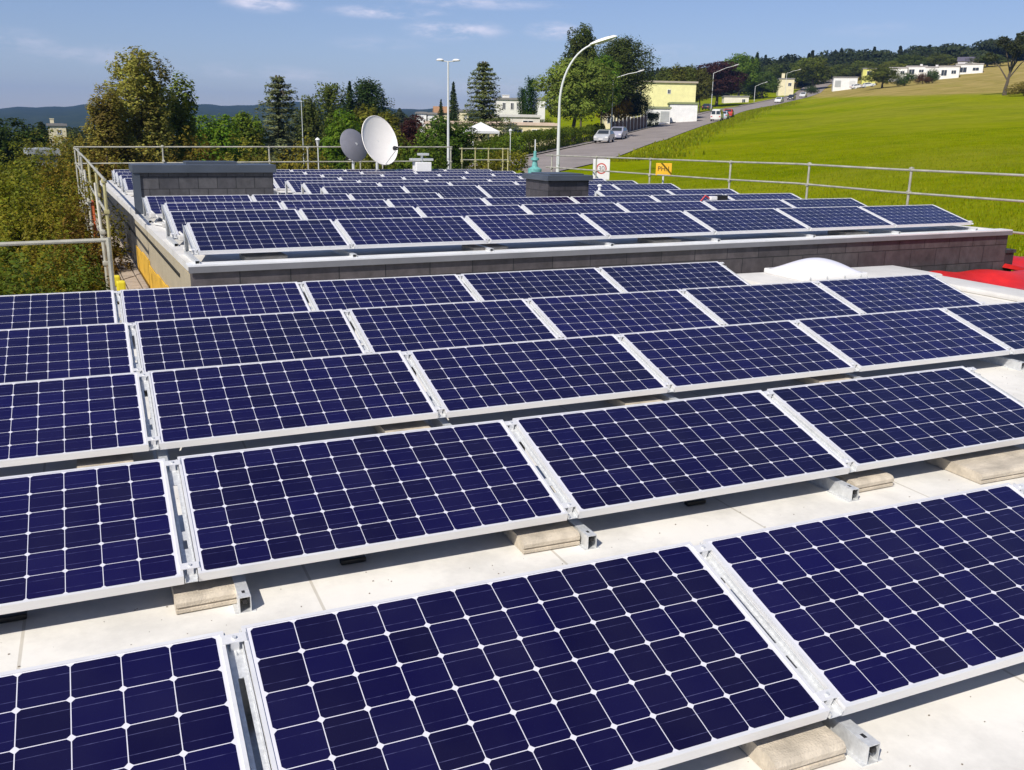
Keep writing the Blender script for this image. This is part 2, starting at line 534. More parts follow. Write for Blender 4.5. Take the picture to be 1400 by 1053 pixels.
def ground():
    az = np.concatenate([np.arange(-180, -20, 8.0), np.arange(-20, 62, .45), np.arange(62, 180, 8.0)])
    dd = np.concatenate([[0.5, 5], np.geomspace(9, 600, 150), np.geomspace(640, 5200, 50)])
    Rg, Ag = np.meshgrid(dd, np.radians(az), indexing='ij')
    X, Y = Rg * np.sin(Ag), Rg * np.cos(Ag)
    Z = gzv(X, Y)
    n, k = X.shape
    V = np.stack([X, Y, Z], -1).reshape(-1, 3)
    idx = np.arange(n * k).reshape(n, k)
    nxt = np.roll(idx, -1, axis=1)
    F = np.stack([idx[:-1], idx[1:], nxt[1:], nxt[:-1]], -1).reshape(-1, 4)
    me = bpy.data.meshes.new('ground')
    me.from_pydata(V.tolist(), [], F.tolist())
    # what grows where: r = meadow, g = stubble field, b = woodland floor
    a = np.degrees(np.arctan2(V[:, 0], V[:, 1])); d = np.hypot(V[:, 0], V[:, 1])
    zone = np.zeros((len(V), 4)); zone[:, 3] = 1
    azb = [28, 31, 37, 41, 45, 49, 53, 60, 75, 180]
    dbr = np.interp(a, azb, [900, 900, 800, 300, 232, 215, 215, 240, 260, 260])
    st = np.clip((d - dbr) / 10 + .5, 0, 1) * (a > 20) * np.clip((560 - d) / 40, 0, 1)
    wood = np.clip((24 - a) / 4, 0, 1) * np.clip((a + 140) / 10, 0, 1) + np.clip((d - 520) / 60, 0, 1)
    zone[:, 1] = st; zone[:, 2] = np.clip(wood, 0, 1)
    ca = me.color_attributes.new('zone', 'FLOAT_COLOR', 'POINT')
    ca.data.foreach_set('color', zone.ravel())
    me.polygons.foreach_set('use_smooth', [True] * len(me.polygons))
    m = bpy.data.materials.new('grassland')
    m.use_nodes = True
    nt = m.node_tree; L = nt.links.new
    p = nt.nodes['Principled BSDF']
    p.inputs['Roughness'].default_value = .95
    p.inputs['Specular IOR Level'].default_value = .0
    t = N(nt, 'ShaderNodeTexCoord')
    at = N(nt, 'ShaderNodeAttribute', attribute_name='zone')
    sp = N(nt, 'ShaderNodeSeparateColor'); L(at.outputs['Color'], sp.inputs[0])

    def nz(scale, det, sc3=(1, 1, 1), rough=.6):
        mp_ = N(nt, 'ShaderNodeMapping'); mp_.inputs['Scale'].default_value = sc3
        L(t.outputs['Object'], mp_.inputs[0])
        n = N(nt, 'ShaderNodeTexNoise', inp={'Scale': scale, 'Detail': det, 'Roughness': rough}); L(mp_.outputs[0], n.inputs['Vector'])
        return n.outputs['Fac']

    def ramp(fac, cols):
        r_ = N(nt, 'ShaderNodeValToRGB')
        while len(r_.color_ramp.elements) < len(cols): r_.color_ramp.elements.new(.5)
        for e, (q, c) in zip(r_.color_ramp.elements, cols):
            e.position = q; e.color = (*c, 1)
        L(fac, r_.inputs[0]); return r_.outputs[0]

    def mix(f, a_, b_):
        x = N(nt, 'ShaderNodeMix', data_type='RGBA'); L(f, x.inputs['Factor']); L(a_, x.inputs['A']); L(b_, x.inputs['B']); return x.outputs['Result']
    g1 = ramp(nz(.045, 8, (1, .45, 1)), [(.34, (.115, .160, .001)), (.5, (.190, .232, .001)), (.64, (.255, .262, .006))])
    g2 = ramp(nz(.55, 9, (1, 1, 1), .75), [(.32, (.070, .115, .001)), (.52, (.190, .230, .001)), (.68, (.285, .280, .010))])
    xm = N(nt, 'ShaderNodeMix', data_type='RGBA'); L(nz(.16, 6, (.5, 1.6, 1), .7), xm.inputs['Factor']); L(g1, xm.inputs['A']); L(g2, xm.inputs['B'])
    dry = N(nt, 'ShaderNodeMapRange', inp={1: .47, 2: .62, 3: 0, 4: .5}); L(nz(.022, 7, (.6, 1.5, 1), .68), dry.inputs[0])
    dryc = ramp(nz(.9, 6), [(.3, (.22, .215, .012)), (.7, (.34, .30, .05))])
    lush = N(nt, 'ShaderNodeMapRange', inp={1: .50, 2: .64, 3: 0, 4: .34}); L(nz(.075, 8, (.5, 1.8, 1), .72), lush.inputs[0])
    lushc = ramp(nz(1.2, 6), [(.3, (.055, .105, .002)), (.7, (.125, .175, .004))])
    stb = ramp(nz(.3, 8, (.4, 1, 1)), [(.3, (.20, .165, .035)), (.5, (.31, .245, .075)), (.7, (.40, .30, .115))])
    wdl = ramp(nz(.03, 9, (1, 1, 1), .7), [(.3, (.012, .02, .006)), (.5, (.028, .040, .010)), (.7, (.05, .058, .014))])
    jit = N(nt, 'ShaderNodeMath', operation='MULTIPLY_ADD'); L(nz(.12, 5), jit.inputs[0]); jit.inputs[1].default_value = 1.2; jit.inputs[2].default_value = -.6
    sj = N(nt, 'ShaderNodeMath', operation='ADD', use_clamp=True); L(sp.outputs[1], sj.inputs[0]); L(jit.outputs[0], sj.inputs[1])
    gm = N(nt, 'ShaderNodeMath', operation='MULTIPLY', use_clamp=True); L(sj.outputs[0], gm.inputs[0])
    gr = N(nt, 'ShaderNodeMath', operation='GREATER_THAN'); L(sp.outputs[1], gr.inputs[0]); gr.inputs[1].default_value = .02
    L(gr.outputs[0], gm.inputs[1])
    c = mix(dry.outputs[0], xm.outputs['Result'], dryc)
    c = mix(lush.outputs[0], c, lushc)
    c = mix(gm.outputs[0], c, stb)
    c = mix(sp.outputs[2], c, wdl)
    L(c, p.inputs['Base Color'])
    b = N(nt, 'ShaderNodeBump', inp={'Strength': .7, 'Distance': .25}); L(nz(1.6, 8, (1, 1, 1), .75), b.inputs['Height'])
    L(b.outputs[0], p.inputs['Normal'])
    me.materials.append(m)
    o = link_mesh('ground', me)
    o['kind'] = 'structure'


ground()


def strip(name, pts, width, mat_, off, shift=0.0, n=420, kind='structure'):
    """ribbon draped on the terrain along a smooth line"""
    P = np.array(pts, float)
    t = np.concatenate([[0], np.cumsum(np.hypot(*np.diff(P, axis=0).T))])
    s = np.linspace(0, t[-1], n)
    x = np.interp(s, t, P[:, 0]); y = np.interp(s, t, P[:, 1])
    k = np.ones(25) / 25
    xs = np.convolve(np.pad(x, 12, mode='edge'), k, 'valid'); ys = np.convolve(np.pad(y, 12, mode='edge'), k, 'valid')
    dx, dy = np.gradient(xs), np.gradient(ys); l = np.hypot(dx, dy); nx, ny = dy / l, -dx / l
    V = []; F = []
    for i in range(n):
        c0 = shift - width / 2; c1 = shift + width / 2
        zc = gz(xs[i] , ys[i])
        for j in range(5):
            cc = c0 + (c1 - c0) * j / 4
            X, Y = xs[i] + nx[i] * cc, ys[i] + ny[i] * cc
            V.append((X, Y, max(gz(X, Y), zc - .25) + off))
        if i:
            for j in range(4):
                a = (i - 1) * 5 + j
                F.append((a, a + 1, a + 6, a + 5))
    me = bpy.data.meshes.new(name); me.from_pydata(V, [], F); me.materials.append(mat_)
    o = link_mesh(name, me)
    if kind: o['kind'] = kind
    return o, xs, ys, nx, ny


M_ASPH = mat('pale_asphalt', (.25, .215, .195), .9, noise=(.35, .24), bump=(8, .3))
M_PAVE = mat('pavement_slabs', (.24, .20, .18), .9, noise=(1.2, .2))
M_KERB = mat('kerb_stone', (.33, .31, .28), .9, noise=(2, .15))
road_xy = [(3, 38), (22, 55), (33, 66.4), (43.2, 79.3), (56.7, 96.4), (70.4, 111.4), (89.8, 133.3), (99.4, 143.2), (124.2, 171.6), (156.9, 202.6), (183, 224), (209.5, 246.5), (260, 297), (330, 360)]
road, RX, RY, RNX, RNY = strip('road', road_xy, 8.3, M_ASPH, .06)
strip('kerb', road_xy, .2, M_KERB, .16, shift=-4.2)
strip('pavement', road_xy, .9, M_PAVE, .15, shift=-4.7)


I0 = int(np.argmin(np.hypot(RX - road_xy[2][0], RY - road_xy[2][1])))


def road_at(D, off=0.0):
    """point on the road at horizontal distance D from the viewer, shifted sideways; and its heading"""
    i = int(np.argmin(np.abs(np.hypot(RX[I0:], RY[I0:]) - D))) + I0
    x, y = RX[i] + RNX[i] * off, RY[i] + RNY[i] * off
    return x, y, gz(x, y) + .065, math.atan2(RX[min(i + 1, len(RX) - 1)] - RX[i - 1], RY[min(i + 1, len(RX) - 1)] - RY[i - 1])

# ------------------------------------------------------------------ solar panels
PW, PD, TILT, GAP = 1.58, 0.786, R(16.13), 0.0532
MX, MY = .0215, .0130
PX, PY = (PW - 2 * MX) / 12, (PD - 2 * MY) / 6
M_CELL = m_cells()
PITCHX = PW + GAP
ORD = ['first', 'second', 'third', 'fourth', 'fifth', 'sixth', 'seventh', 'eighth', 'ninth', 'tenth', 'eleventh']


def panel_proto():
    root = empty('solar_panel')
    b = MB()
    w, h = .0115, .040
    b.box((0, 0, -h), (PW, w, 0)); b.box((0, PD - w, -h), (PW, PD, 0))
    b.box((0, w, -h), (w, PD - w, 0)); b.box((PW - w, w, -h), (PW, PD - w, 0))
    b.box((w, w, -h), (PW - w, w + .02, -h + .002)); b.box((w, PD - w - .02, -h), (PW - w, PD - w, -h + .002))
    b.build('frame', M_ALU, root)
    g = MB()
    g.box((w - .002, w - .002, -.0095), (PW - w + .002, PD - w + .002, -.0035))
    g.build('cell_sheet', M_CELL, root)
    j = MB()
    j.cbox((PW / 2 - .06, PD - .16, -.034), (PW / 2 + .06, PD - .06, -.0105), .004)
    j.build('junction_box', M_DARK, root)
    return root


PANEL = panel_proto()
used = [False]


def add_panel(M, label, group):
    o = PANEL if not used[0] else copy_tree(PANEL)
    used[0] = True
    o.matrix_world = M @ Matrix.Rotation(TILT, 4, 'X')
    tag(o, label, 'solar panel', group)
    return o


def stand_proto(big=True):
    """support under a joint: sloping perforated channel on a hollow foot rail"""
    root = empty('mounting_rail')
    S = Matrix.Rotation(TILT, 4, 'X')
    c = MB()
    hw = GAP / 2 - .003
    zb = -.030
    # channel floor in pieces round its slots
    slots = [(.19, .245), (.30, .62)] if big else []
    y = -.004
    for a, e in slots + [(PD + .004, None)]:
        c.box((-hw, y, zb - .003), (hw, a, zb), M=S)
        if e is None: break
        c.box((-hw, a, zb - .003), (-.0085, e, zb), M=S); c.box((.0085, a, zb - .003), (hw, e, zb), M=S)
        y = e
    for s in (-1, 1):
        c.box((min(s * hw, s * (hw - .003)), -.004, zb), (max(s * hw, s * (hw - .003)), PD + .004, zb + .016), M=S)
    c.build('sloping_channel', M_GALV, root)
    # foot rail, hollow, lying on the roof
    f = MB()
    y0, y1, hh, wv, t = -.088, PD * math.cos(TILT) + .03, .066, .0225, .003
    f.box((-wv, y0, .003), (-wv + t, y1, hh)); f.box((wv - t, y0, .003), (wv, y1, hh))
    f.box((-wv + t, y0, hh - t), (wv - t, y1, hh))
    f.box((-wv - .017, y0, 0), (wv + .017, y1, .003))
    f.build('foot_rail', M_GALV, root)
    # rear upright
    u = MB()
    zt = PD * math.sin(TILT) + LOWH - .045
    u.box((-.02, y1 - .10, hh), (-.017, y1 - .03, zt)); u.box((.017, y1 - .10, hh), (.02, y1 - .03, zt)); u.box((-.017, y1 - .033, hh), (.017, y1 - .03, zt))
    u.build('rear_upright', M_GALV, root)
    # clamps with bolts
    for yy in ((.03,) if not big else (.035, PD - .06)):
        k = MB()
        k.box((-GAP / 2 - .008, yy, .0005), (GAP / 2 + .008, yy + .035, .0035), M=S)
        k.box((-.012, yy, zb), (.012, yy + .035, .0005), M=S)
        ko = k.build('clamp', M_ALU, root)
        q = MB()
        q.lathe([(0, .0095), (.0065, .0095), (.0065, .0035), (0, .0035)], 8, M=S @ Matrix.Translation((0, yy + .0175, 0)))
        q.build('bolt', M_GALV, ko)
    if big:
        k = MB(); k.cbox((-.009, y0 - .001, hh - .028), (.009, y0 + .02, hh - .012), .002)
        k.build('rail_nut', M_DARK, root)
        h_ = MB(); h_.box((-.006, y0 + .035, hh), (.006, y0 + .055, hh + .0006)); h_.build('bolt_hole', M_DARK, root)
    for ch in root.children:
        if ch.name.split('.')[0] in ('sloping_channel', 'clamp'):
            ch.location.z += LOWH
    return root


LOWH = .150
STAND = stand_proto(True)
STANDF = stand_proto(False)
su = {'n': False, 'f': False}


def add_stand(M, key, label, group):
    src = STAND if key == 'n' else STANDF
    o = src if not su[key] else copy_tree(src)
    su[key] = True
    o.matrix_world = M
    tag(o, label, 'mounting rail', group)
    return o


NEAR = [(.25, 1.799, -1.639, -1, 2), (.20, 3.405, -1.639, -1, 3), (.163, 5.053, -1.639, -1, 5), (.157, 6.658, -1.639, -1, 5), (.096, 8.20, -1.639, -1, 4)]
NROW = ['the nearest row', 'the second near row', 'the third near row', 'the fourth near row', 'the back near row']
ZROOF = -1.639 - LOWH
for r_, (x0, y0, z0, ka, kb) in enumerate(NEAR):
    nvis = kb - ka
    for k in range(ka, kb):
        i = k - ka
        pos = 'leftmost' if i == 0 else ('rightmost' if i == nvis - 1 else ORD[i] + ' from the left')
        cut = ', cut by the left picture edge' if i == 0 else ''
        jz = random.Random(r_ * 20 + k)
        M = Matrix.Translation((x0 + k * PITCHX + GAP / 2, y0 + jz.uniform(-.004, .004), z0)) @ Matrix.Rotation(R(jz.uniform(-.18, .18)), 4, 'X') @ Matrix.Rotation(R(jz.uniform(-.12, .12)), 4, 'Y')
        add_panel(M, f'dark solar panel, {pos} in {NROW[r_]}', 'solar panels on the near roof')
    for k in range(ka + 1, kb + 1):
        i = k - ka
        off = {(1, 0): .16, (1, 2): -.08, (1, 1): .03, (0, 1): .05}.get((r_, k), .02)
        where = f'right of the {ORD[i - 1]} panel from the left in {NROW[r_]}' if k < kb else f'at the right end of {NROW[r_]}'
        o = add_stand(Matrix.Translation((x0 + k * PITCHX, y0, ZROOF)), 'n', f'galvanised mounting rail {where}', 'mounting rails of the near panels')
        for ch in o.children:
            if ch.name.split('.')[0] in ('foot_rail', 'rear_upright', 'rail_nut', 'bolt_hole'):
                ch.location.x += off


def block_proto():
    b = MB()
    # kerb-stone profile: rounded top edges and a groove along the front
    prof = [(0, .003), (.006, 0), (.012, .016), (.012, .024), (0, .03), (0, .052), (.012, .066), (.03, .070), (.37, .070), (.395, .062), (.40, .045), (.40, 0), (.01, 0)]
    prof = [(0, .004), (.004, .0), (.40, 0), (.40, .045), (.395, .062), (.37, .070), (.03, .070), (.012, .066), (0, .052), (0, .032), (.008, .028), (.008, .022), (0, .018)]
    b.prism([(u, v * .84) for u, v in prof], 0, .275, 'x')
    return b.mesh('concrete_block', M_CONC)


BLK = block_proto()
blocks = [((.135, 3.39), 'left of the foot rail at the left of the second row', .98),
          ((1.575, 3.375), 'left of the foot rail at the second row middle', 1.0),
          ((3.475, 3.39), 'right of a foot rail at the second row right half', 1.0),
          ((1.63, 1.755), 'at the bottom right under the nearest row', .93),
          ((4.22, 3.24), 'of double length before the second row at right', 2.1),
          ((-.22, 5.02), 'in shadow left of the first joint of the third row', 1.0),
          ((1.45, 5.02), 'in shadow at the second joint of the third row', 1.0),
          ((3.1, 5.02), 'in shadow at the third joint of the third row', 1.0),
          ((4.75, 5.02), 'in shadow at the fourth joint of the third row', 1.0)]
for i, ((x, y), txt, sx) in enumerate(blocks):
    o = link_mesh('concrete_block', BLK)
    o.location = (x, y, ZROOF + .0035)
    o.scale = (sx, 1, 1)
    o.rotation_euler.z = R(random.Random(i).uniform(-1.5, 1.5))
    tag(o, 'cream concrete ballast block ' + txt, 'concrete block', 'ballast blocks under the near panels')

# ------------------------------------------------------------------ near building
M_SLATE = m_slate('slate_cladding', .52, .26, (.072, .064, .066))
M_SLATED = m_slate('dark_slate_cladding', .34, .17, (.042, .043, .047))


def membrane_seams():
    m = M_MEMB
    nt = m.node_tree; L = nt.links.new
    p = nt.nodes['Principled BSDF']
    src = p.inputs['Base Color'].links[0].from_socket
    t = N(nt, 'ShaderNodeTexCoord')
    br = N(nt, 'ShaderNodeTexBrick', offset=.37)
    br.inputs['Color1'].default_value = (1, 1, 1, 1); br.inputs['Color2'].default_value = (.95, .95, .94, 1); br.inputs['Mortar'].default_value = (.72, .70, .66, 1)
    br.inputs['Scale'].default_value = 1; br.inputs['Mortar Size'].default_value = .006; br.inputs['Brick Width'].default_value = 1.05; br.inputs['Row Height'].default_value = 7.3
    L(t.outputs['Object'], br.inputs['Vector'])
    # dried puddle marks and grime with shapes of their own
    n = N(nt, 'ShaderNodeTexNoise', inp={'Scale': 2.3, 'Detail': 9.0, 'Roughness': .68}); L(t.outputs['Object'], n.inputs['Vector'])
    mr = N(nt, 'ShaderNodeMapRange', inp={1: .36, 2: .56, 3: .84, 4: 1.03}); L(n.outputs['Fac'], mr.inputs[0])
    s = N(nt, 'ShaderNodeVectorMath', operation='SCALE'); L(br.outputs['Color'], s.inputs[0]); L(mr.outputs[0], s.inputs['Scale'])
    mu = N(nt, 'ShaderNodeVectorMath', operation='MULTIPLY'); L(src, mu.inputs[0]); L(s.outputs[0], mu.inputs[1])
    L(mu.outputs[0], p.inputs['Base Color'])


membrane_seams()
nb = empty('flat_roofed_building', (0, 0, 0), label='near building with white membrane flat roof carrying the closest solar panels', cat='building')
b = MB(); b.box((-8, -6, ZROOF - .3), (10.1, 9.86, ZROOF)); b.build('roof', M_MEMB, nb)
b = MB(); b.box((-7.9, -5.9, -9), (10.0, 9.8, ZROOF - .3)); b.build('wall', M_BEIGE, nb)
b = MB()
b.cbox((9.6, -6, ZROOF), (10.1, 9.3, ZROOF + .07), .03); b.build('roof_edge_upstand', M_MEMBD, nb, smooth=True)
b = MB(); b.cbox((-8.05, 9.3, ZROOF), (.25, 9.84, ZROOF + .09), .03); b.build('rear_upstand', M_MEMBD, nb, smooth=True)

rg_ = random.Random(12)
b = MB()
for k in range(900):
    x, y, s_ = rg_.uniform(-2, 8), rg_.choice([rg_.uniform(2.62, 3.5), rg_.uniform(1.2, 1.9), rg_.uniform(4.2, 5.1)]), rg_.uniform(.0015, .0045)
    b.box((x, y, ZROOF + .0002), (x + s_ * rg_.uniform(.7, 1.8), y + s_, ZROOF + s_ * .7), M=None)
o = b.build('roof_grit', mat('grit', (.20, .17, .13), .95)); tag(o, 'scattered grit on the white roof membrane between the near panels', 'grit', kind='stuff')
# a black cable hanging below the second near row
for i, (x0_, txt) in enumerate([(-.55, 'left'), (.75, 'middle'), (2.5, 'right')]):
    b = MB(); b.tube([(x0_, 3.75, -1.62), (x0_ + .05, 3.62, ZROOF + .03), (x0_ + .12, 3.58, ZROOF + .012), (x0_ + .22, 3.66, ZROOF + .02), (x0_ + .25, 3.85, -1.60)], .006, 6)
    b.cbox((x0_ + .06, 3.565, ZROOF + .002), (x0_ + .17, 3.60, ZROOF + .024), .006)
    o = b.build('panel_cable', M_DARK, smooth=True); tag(o, f'black cable loop lying in shadow under the second near row, {txt} one of three', 'cable', 'cable loops under the second near row')

# skylight on its long upstand
sk = empty('skylight', (7.98, 8.98, ZROOF), label='white domed acrylic skylight on a low membrane covered kerb', cat='skylight')
b = MB(); b.cbox((-.80, -.25, 0), (2.05, .62, .105), .03); b.build('kerb', M_MEMBD, sk, smooth=True)
b = MB(); b.cbox((-.22, -.2, .105), (.80, .55, .17), .012); b.build('rim', M_WHITE, sk, smooth=True)
M_DOME = mat('opal_acrylic', (.76, .74, .78), .18, noise=(3, .04))
b = MB()
vs = []; fs = []; n1, n2 = 22, 16
for i in range(n1 + 1):
    for j in range(n2 + 1):
        u, v = i / n1, j / n2
        h = (math.sin(math.pi * u) * math.sin(math.pi * v)) ** .72
        vs.append((-.18 + .94 * u, -.16 + .67 * v, .17 + .155 * h))
for i in range(n1):
    for j in range(n2):
        a = i * (n2 + 1) + j; fs.append((a, a + n2 + 1, a + n2 + 2, a + 1))
b.add(vs, fs); b.build('dome', M_DOME, sk, smooth=True)
for x in (-.12, .14, .42, .68):
    b = MB(); b.lathe([(0, .012), (.012, .010), (.014, 0)], 8, M=Matrix.Translation((x, -.201, .138)) @ Matrix.Rotation(R(90), 4, 'X')); b.build('screw_cap', M_GALV, sk)

# ------------------------------------------------------------------ far building (turned two degrees)
FO = Matrix.Translation((.875, 9.9, 0)) @ Matrix.Rotation(R(2.0), 4, 'Z')


def fz(ly): return -1.215 - LOWH - .0095 * ly


def sloped_box(b, x0, x1, y0, y1, d0, d1, m=0):
    """box that follows the fall of the far roof; d = height above the roof skin"""
    vs = [(x, y, fz(y) + d) for d in (d0, d1) for (x, y) in ((x0, y0), (x1, y0), (x1, y1), (x0, y1))]
    b.add(vs, [(3, 2, 1, 0), (4, 5, 6, 7), (0, 1, 5, 4), (1, 2, 6, 5), (2, 3, 7, 6), (3, 0, 4, 7)], m)


fb = empty('slate_clad_building', (0, 0, 0), label='far building with slate parapet wall and long flat roof full of solar panels', cat='building')
fb.matrix_world = FO
RX1, RY1 = 12.1, 19.3
b = MB(); sloped_box(b, .02, RX1 - .05, .0, RY1, -.3, 0); b.build('roof', M_MEMB, fb)
b = MB()
b.box((-.07, -.14, -7.5), (RX1, .0, fz(0) - .05)); b.build('front_wall', M_SLATE, fb)
b = MB()
b.box((-.07, .0, -7.5), (-.005, 7.0, fz(7) - .03)); b.build('side_wall', M_BEIGE, fb)
b = MB(); b.box((-.04, 7.0, -4.0), (.03, RY1, fz(RY1) + .02)); b.build('rear_side_wall', M_SLATED, fb)
b = MB(); b.box((-.02, 7.0, -9), (.04, RY1, -4.0)); b.box((-.03, RY1 - .1, -9), (RX1, RY1, fz(RY1) - .3)); b.box((RX1 - .06, 0, -7.5), (RX1, RY1 - .1, fz(RY1) - .3)); b.build('rear_wall', M_BEIGE, fb)
b = MB()
b.box((-.10, -.176, fz(0) + .018), (RX1 + .04, .03, fz(0) + .035))
b.build('front_flashing', M_CAPL, fb)
b = MB(); b.box((-.10, -.18, fz(0) - .045), (RX1 + .04, -.165, fz(0) + .018)); b.build('fascia_strip', mat('grey_fascia', (.17, .17, .18), .55, .0, noise=(2, .15)), fb)
b = MB()
sloped_box(b, -.085, .24, .03, 7.0, -.05, .03); sloped_box(b, -.06, .2, 7.0, RY1, -.06, .05); sloped_box(b, RX1 - .12, RX1 + .04, .03, RY1, -.05, .02); sloped_box(b, .2, RX1 - .12, RY1 - .2, RY1 + .02, -.05, .06)
b.build('edge_flashing', M_MEMBD, fb)
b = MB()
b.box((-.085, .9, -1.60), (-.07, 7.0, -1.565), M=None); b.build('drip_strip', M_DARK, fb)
b = MB(); b.box((RX1, -.16, fz(0) - .33), (RX1 + .22, .35, fz(0) - .28)); b.box((RX1, -.14, -7.5), (RX1 + .2, .33, fz(0) - .33)); b.build('side_pier', M_SLATED, fb)

# fire wall box with zinc cap, left
fw = empty('parapet_box', (0, 0, 0), label='slate clad fire wall with grey zinc cap standing at the left roof edge', cat='fire wall')
fw.matrix_world = FO @ Matrix.Translation((.03, 6.75, 0))
b = MB(); b.box((-.02, 0, -1.75), (2.18, .62, -.735)); b.build('slate_side', m_slate('fire_wall_slate', .31, .20, (.066, .066, .071)), fw)
b = MB(); b.cbox((-.09, -.055, -.735), (2.23, .68, -.605), .006); b.box((.78, .22, -.605), (1.62, .6, -.56)); b.build('zinc_cap', M_ZINC, fw)
b = MB(); b.box((-.10, -.03, -1.75), (.02, .0, -.735)); b.build('corner_trim', M_ZINC, fw)

ch = empty('slate_chimney', (0, 0, 0), label='low slate clad chimney box with dark zinc lid among the far panels', cat='chimney')
ch.matrix_world = FO @ Matrix.Translation((6.38, 4.42, 0))
b = MB(); b.box((0, 0, -1.45), (.80, .85, -.785)); b.build('slate_side', m_slate('chimney_slate', .22, .16, (.050, .046, .051)), ch)
b = MB(); b.cbox((-.05, -.06, -.785), (.85, .91, -.695), .008); b.box((.06, .08, -.695), (.74, .77, -.672)); b.build('lid', M_ZINC, ch)

FAR = [(0, 10.051, -1.215, 0, 0), (-.006, 11.779, -1.232, 0, 0), (.12, 13.452, -1.249, 0, 0), (.007, 15.135, -1.265, 0, 0), (.13, 17.399, -1.282, 2, 0), (.15, 19.045, -1.299, 2, 0),
       (.119, 20.42, -1.316, 2, 0), (.152, 22.121, -1.333, 0, 0), (.19, 23.95, -1.35, 0, 0), (.217, 25.933, -1.366, 0, 0), (.25, 27.735, -1.383, 0, 0)]
FROW = ['front row', 'second row', 'third row', 'fourth row', 'fifth row', 'sixth row', 'seventh row', 'eighth row', 'ninth row', 'tenth row', 'rearmost row']
for r_, (lx, y0, z0, ka, _) in enumerate(FAR):
    ly = y0 - 10.051
    ks = [k for k in range(ka, 7) if not (r_ == 3 and k in (3, 4))]     # the chimney stands in a gap of the fourth row
    for i, k in enumerate(ks):
        pos = 'leftmost' if i == 0 else ('rightmost' if k == 6 else ORD[i] + ' from the left')
        jz = random.Random(900 + r_ * 20 + k)
        M = FO @ Matrix.Translation((lx + k * PITCHX + GAP / 2, ly, z0)) @ Matrix.Rotation(R(jz.uniform(-.25, .25)), 4, 'X')
        add_panel(M, f'blue solar panel, {pos} in the {FROW[r_]} of the far roof', 'solar panels on the far roof')
    for k in range(ka, 8):
        if r_ == 3 and k == 4: continue
        i = k - ka
        if r_ == 3 and k > 4: i -= 2 if k > 5 else 1
        if r_ == 3 and k == 5:
            add_stand(FO @ Matrix.Translation((lx + k * PITCHX, ly, fz(ly))), 'f', 'galvanised mounting rail right of the chimney in the fourth row on the far roof', 'mounting rails of the far panels')
            continue
        where = 'at the left end of' if k == ka else ('at the right end of' if k == 7 else f'right of the {ORD[i - 1]} panel of')
        add_stand(FO @ Matrix.Translation((lx + k * PITCHX, ly, fz(ly))), 'f', f'galvanised mounting rail {where} the {FROW[r_]} on the far roof', 'mounting rails of the far panels')
for i, (lx, txt) in enumerate([(.5, 'under the left end'), (3.1, 'under the second joint'), (5.6, 'under the middle'), (8.9, 'under the right half')]):
    o = link_mesh('concrete_block', BLK)
    o.matrix_world = FO @ Matrix.Translation((lx, .06, fz(0) + .004)) @ Matrix.Diagonal((1.6, .9, 1, 1))
    tag(o, f'concrete ballast block {txt} of the front row on the far roof', 'concrete block', 'ballast blocks on the far roof')

# white roof vents, cowl, cable box
for (px, py, D, txt) in [(440, 262, 18.6, 'at the left end of the fifth far panel row'), (820, 250, 18.9, 'to the right of the chimney among far panels')]:
    p = atD(px, py, D)
    vt = empty('roof_vent', (p[0], p[1], p[2] - .12), label='small white roof vent cap ' + txt, cat='roof vent', group='white roof vents')
    vt.scale = (.42, .42, .42)
    b = MB(); b.lathe([(.07, -.12), (.06, .13), (0, .13)], 12); b.build('pipe', M_WHITE, vt, smooth=True)
    b = MB(); b.lathe([(.12, .13), (.11, .17), (.05, .21), (0, .215)], 14); b.lathe([(.12, .13), (0, .13)], 14); b.build('cap', M_WHITE, vt, smooth=True)
p = atD(985, 271, 16.6)
cbx = empty('cable_box', (p[0], p[1], p[2]), (0, 0, R(2)), label='small black connector box with white clip on a far panel edge', cat='connector box')
b = MB(); b.cbox((-.1, -.05, -.03), (.12, .03, .05), .008); b.build('housing', M_DARK, cbx)
b = MB(); b.cbox((-.24, -.05, -.03), (-.1, .02, .035), .012); b.build('clip', M_WHITE, cbx)
b = MB(); b.tube([(-.24, -.01, .0), (-.34, -.02, .05), (-.42, .0, -.05)], .012, 6); b.build('cable', M_RED, cbx)
# grey cable loops at the row ends on the left edge
for i, (ly, txt) in enumerate([(.5, 'front'), (2.2, 'second'), (3.9, 'third')]):
    rr = random.Random(i)
    b = MB(); b.tube([(.16, ly + .1, fz(ly) + .08), (.05 + .1 * rr.random(), ly + .3, fz(ly) + .05), (.02, ly + .62, fz(ly) + .05), (.10, ly + .85, fz(ly) + .12), (.02, ly + .98, fz(ly) + .2)], .014, 6)
    b.cbox((-.03, ly + .60, fz(ly) + .14), (.045, ly + .72, fz(ly) + .2), .012)
    o = b.build('cable_conduit', M_MEMBD); o.matrix_world = FO
    tag(o, f'pale cable conduit at the left end of the {txt} far panel row', 'conduit', 'cable conduits along the left roof edge')

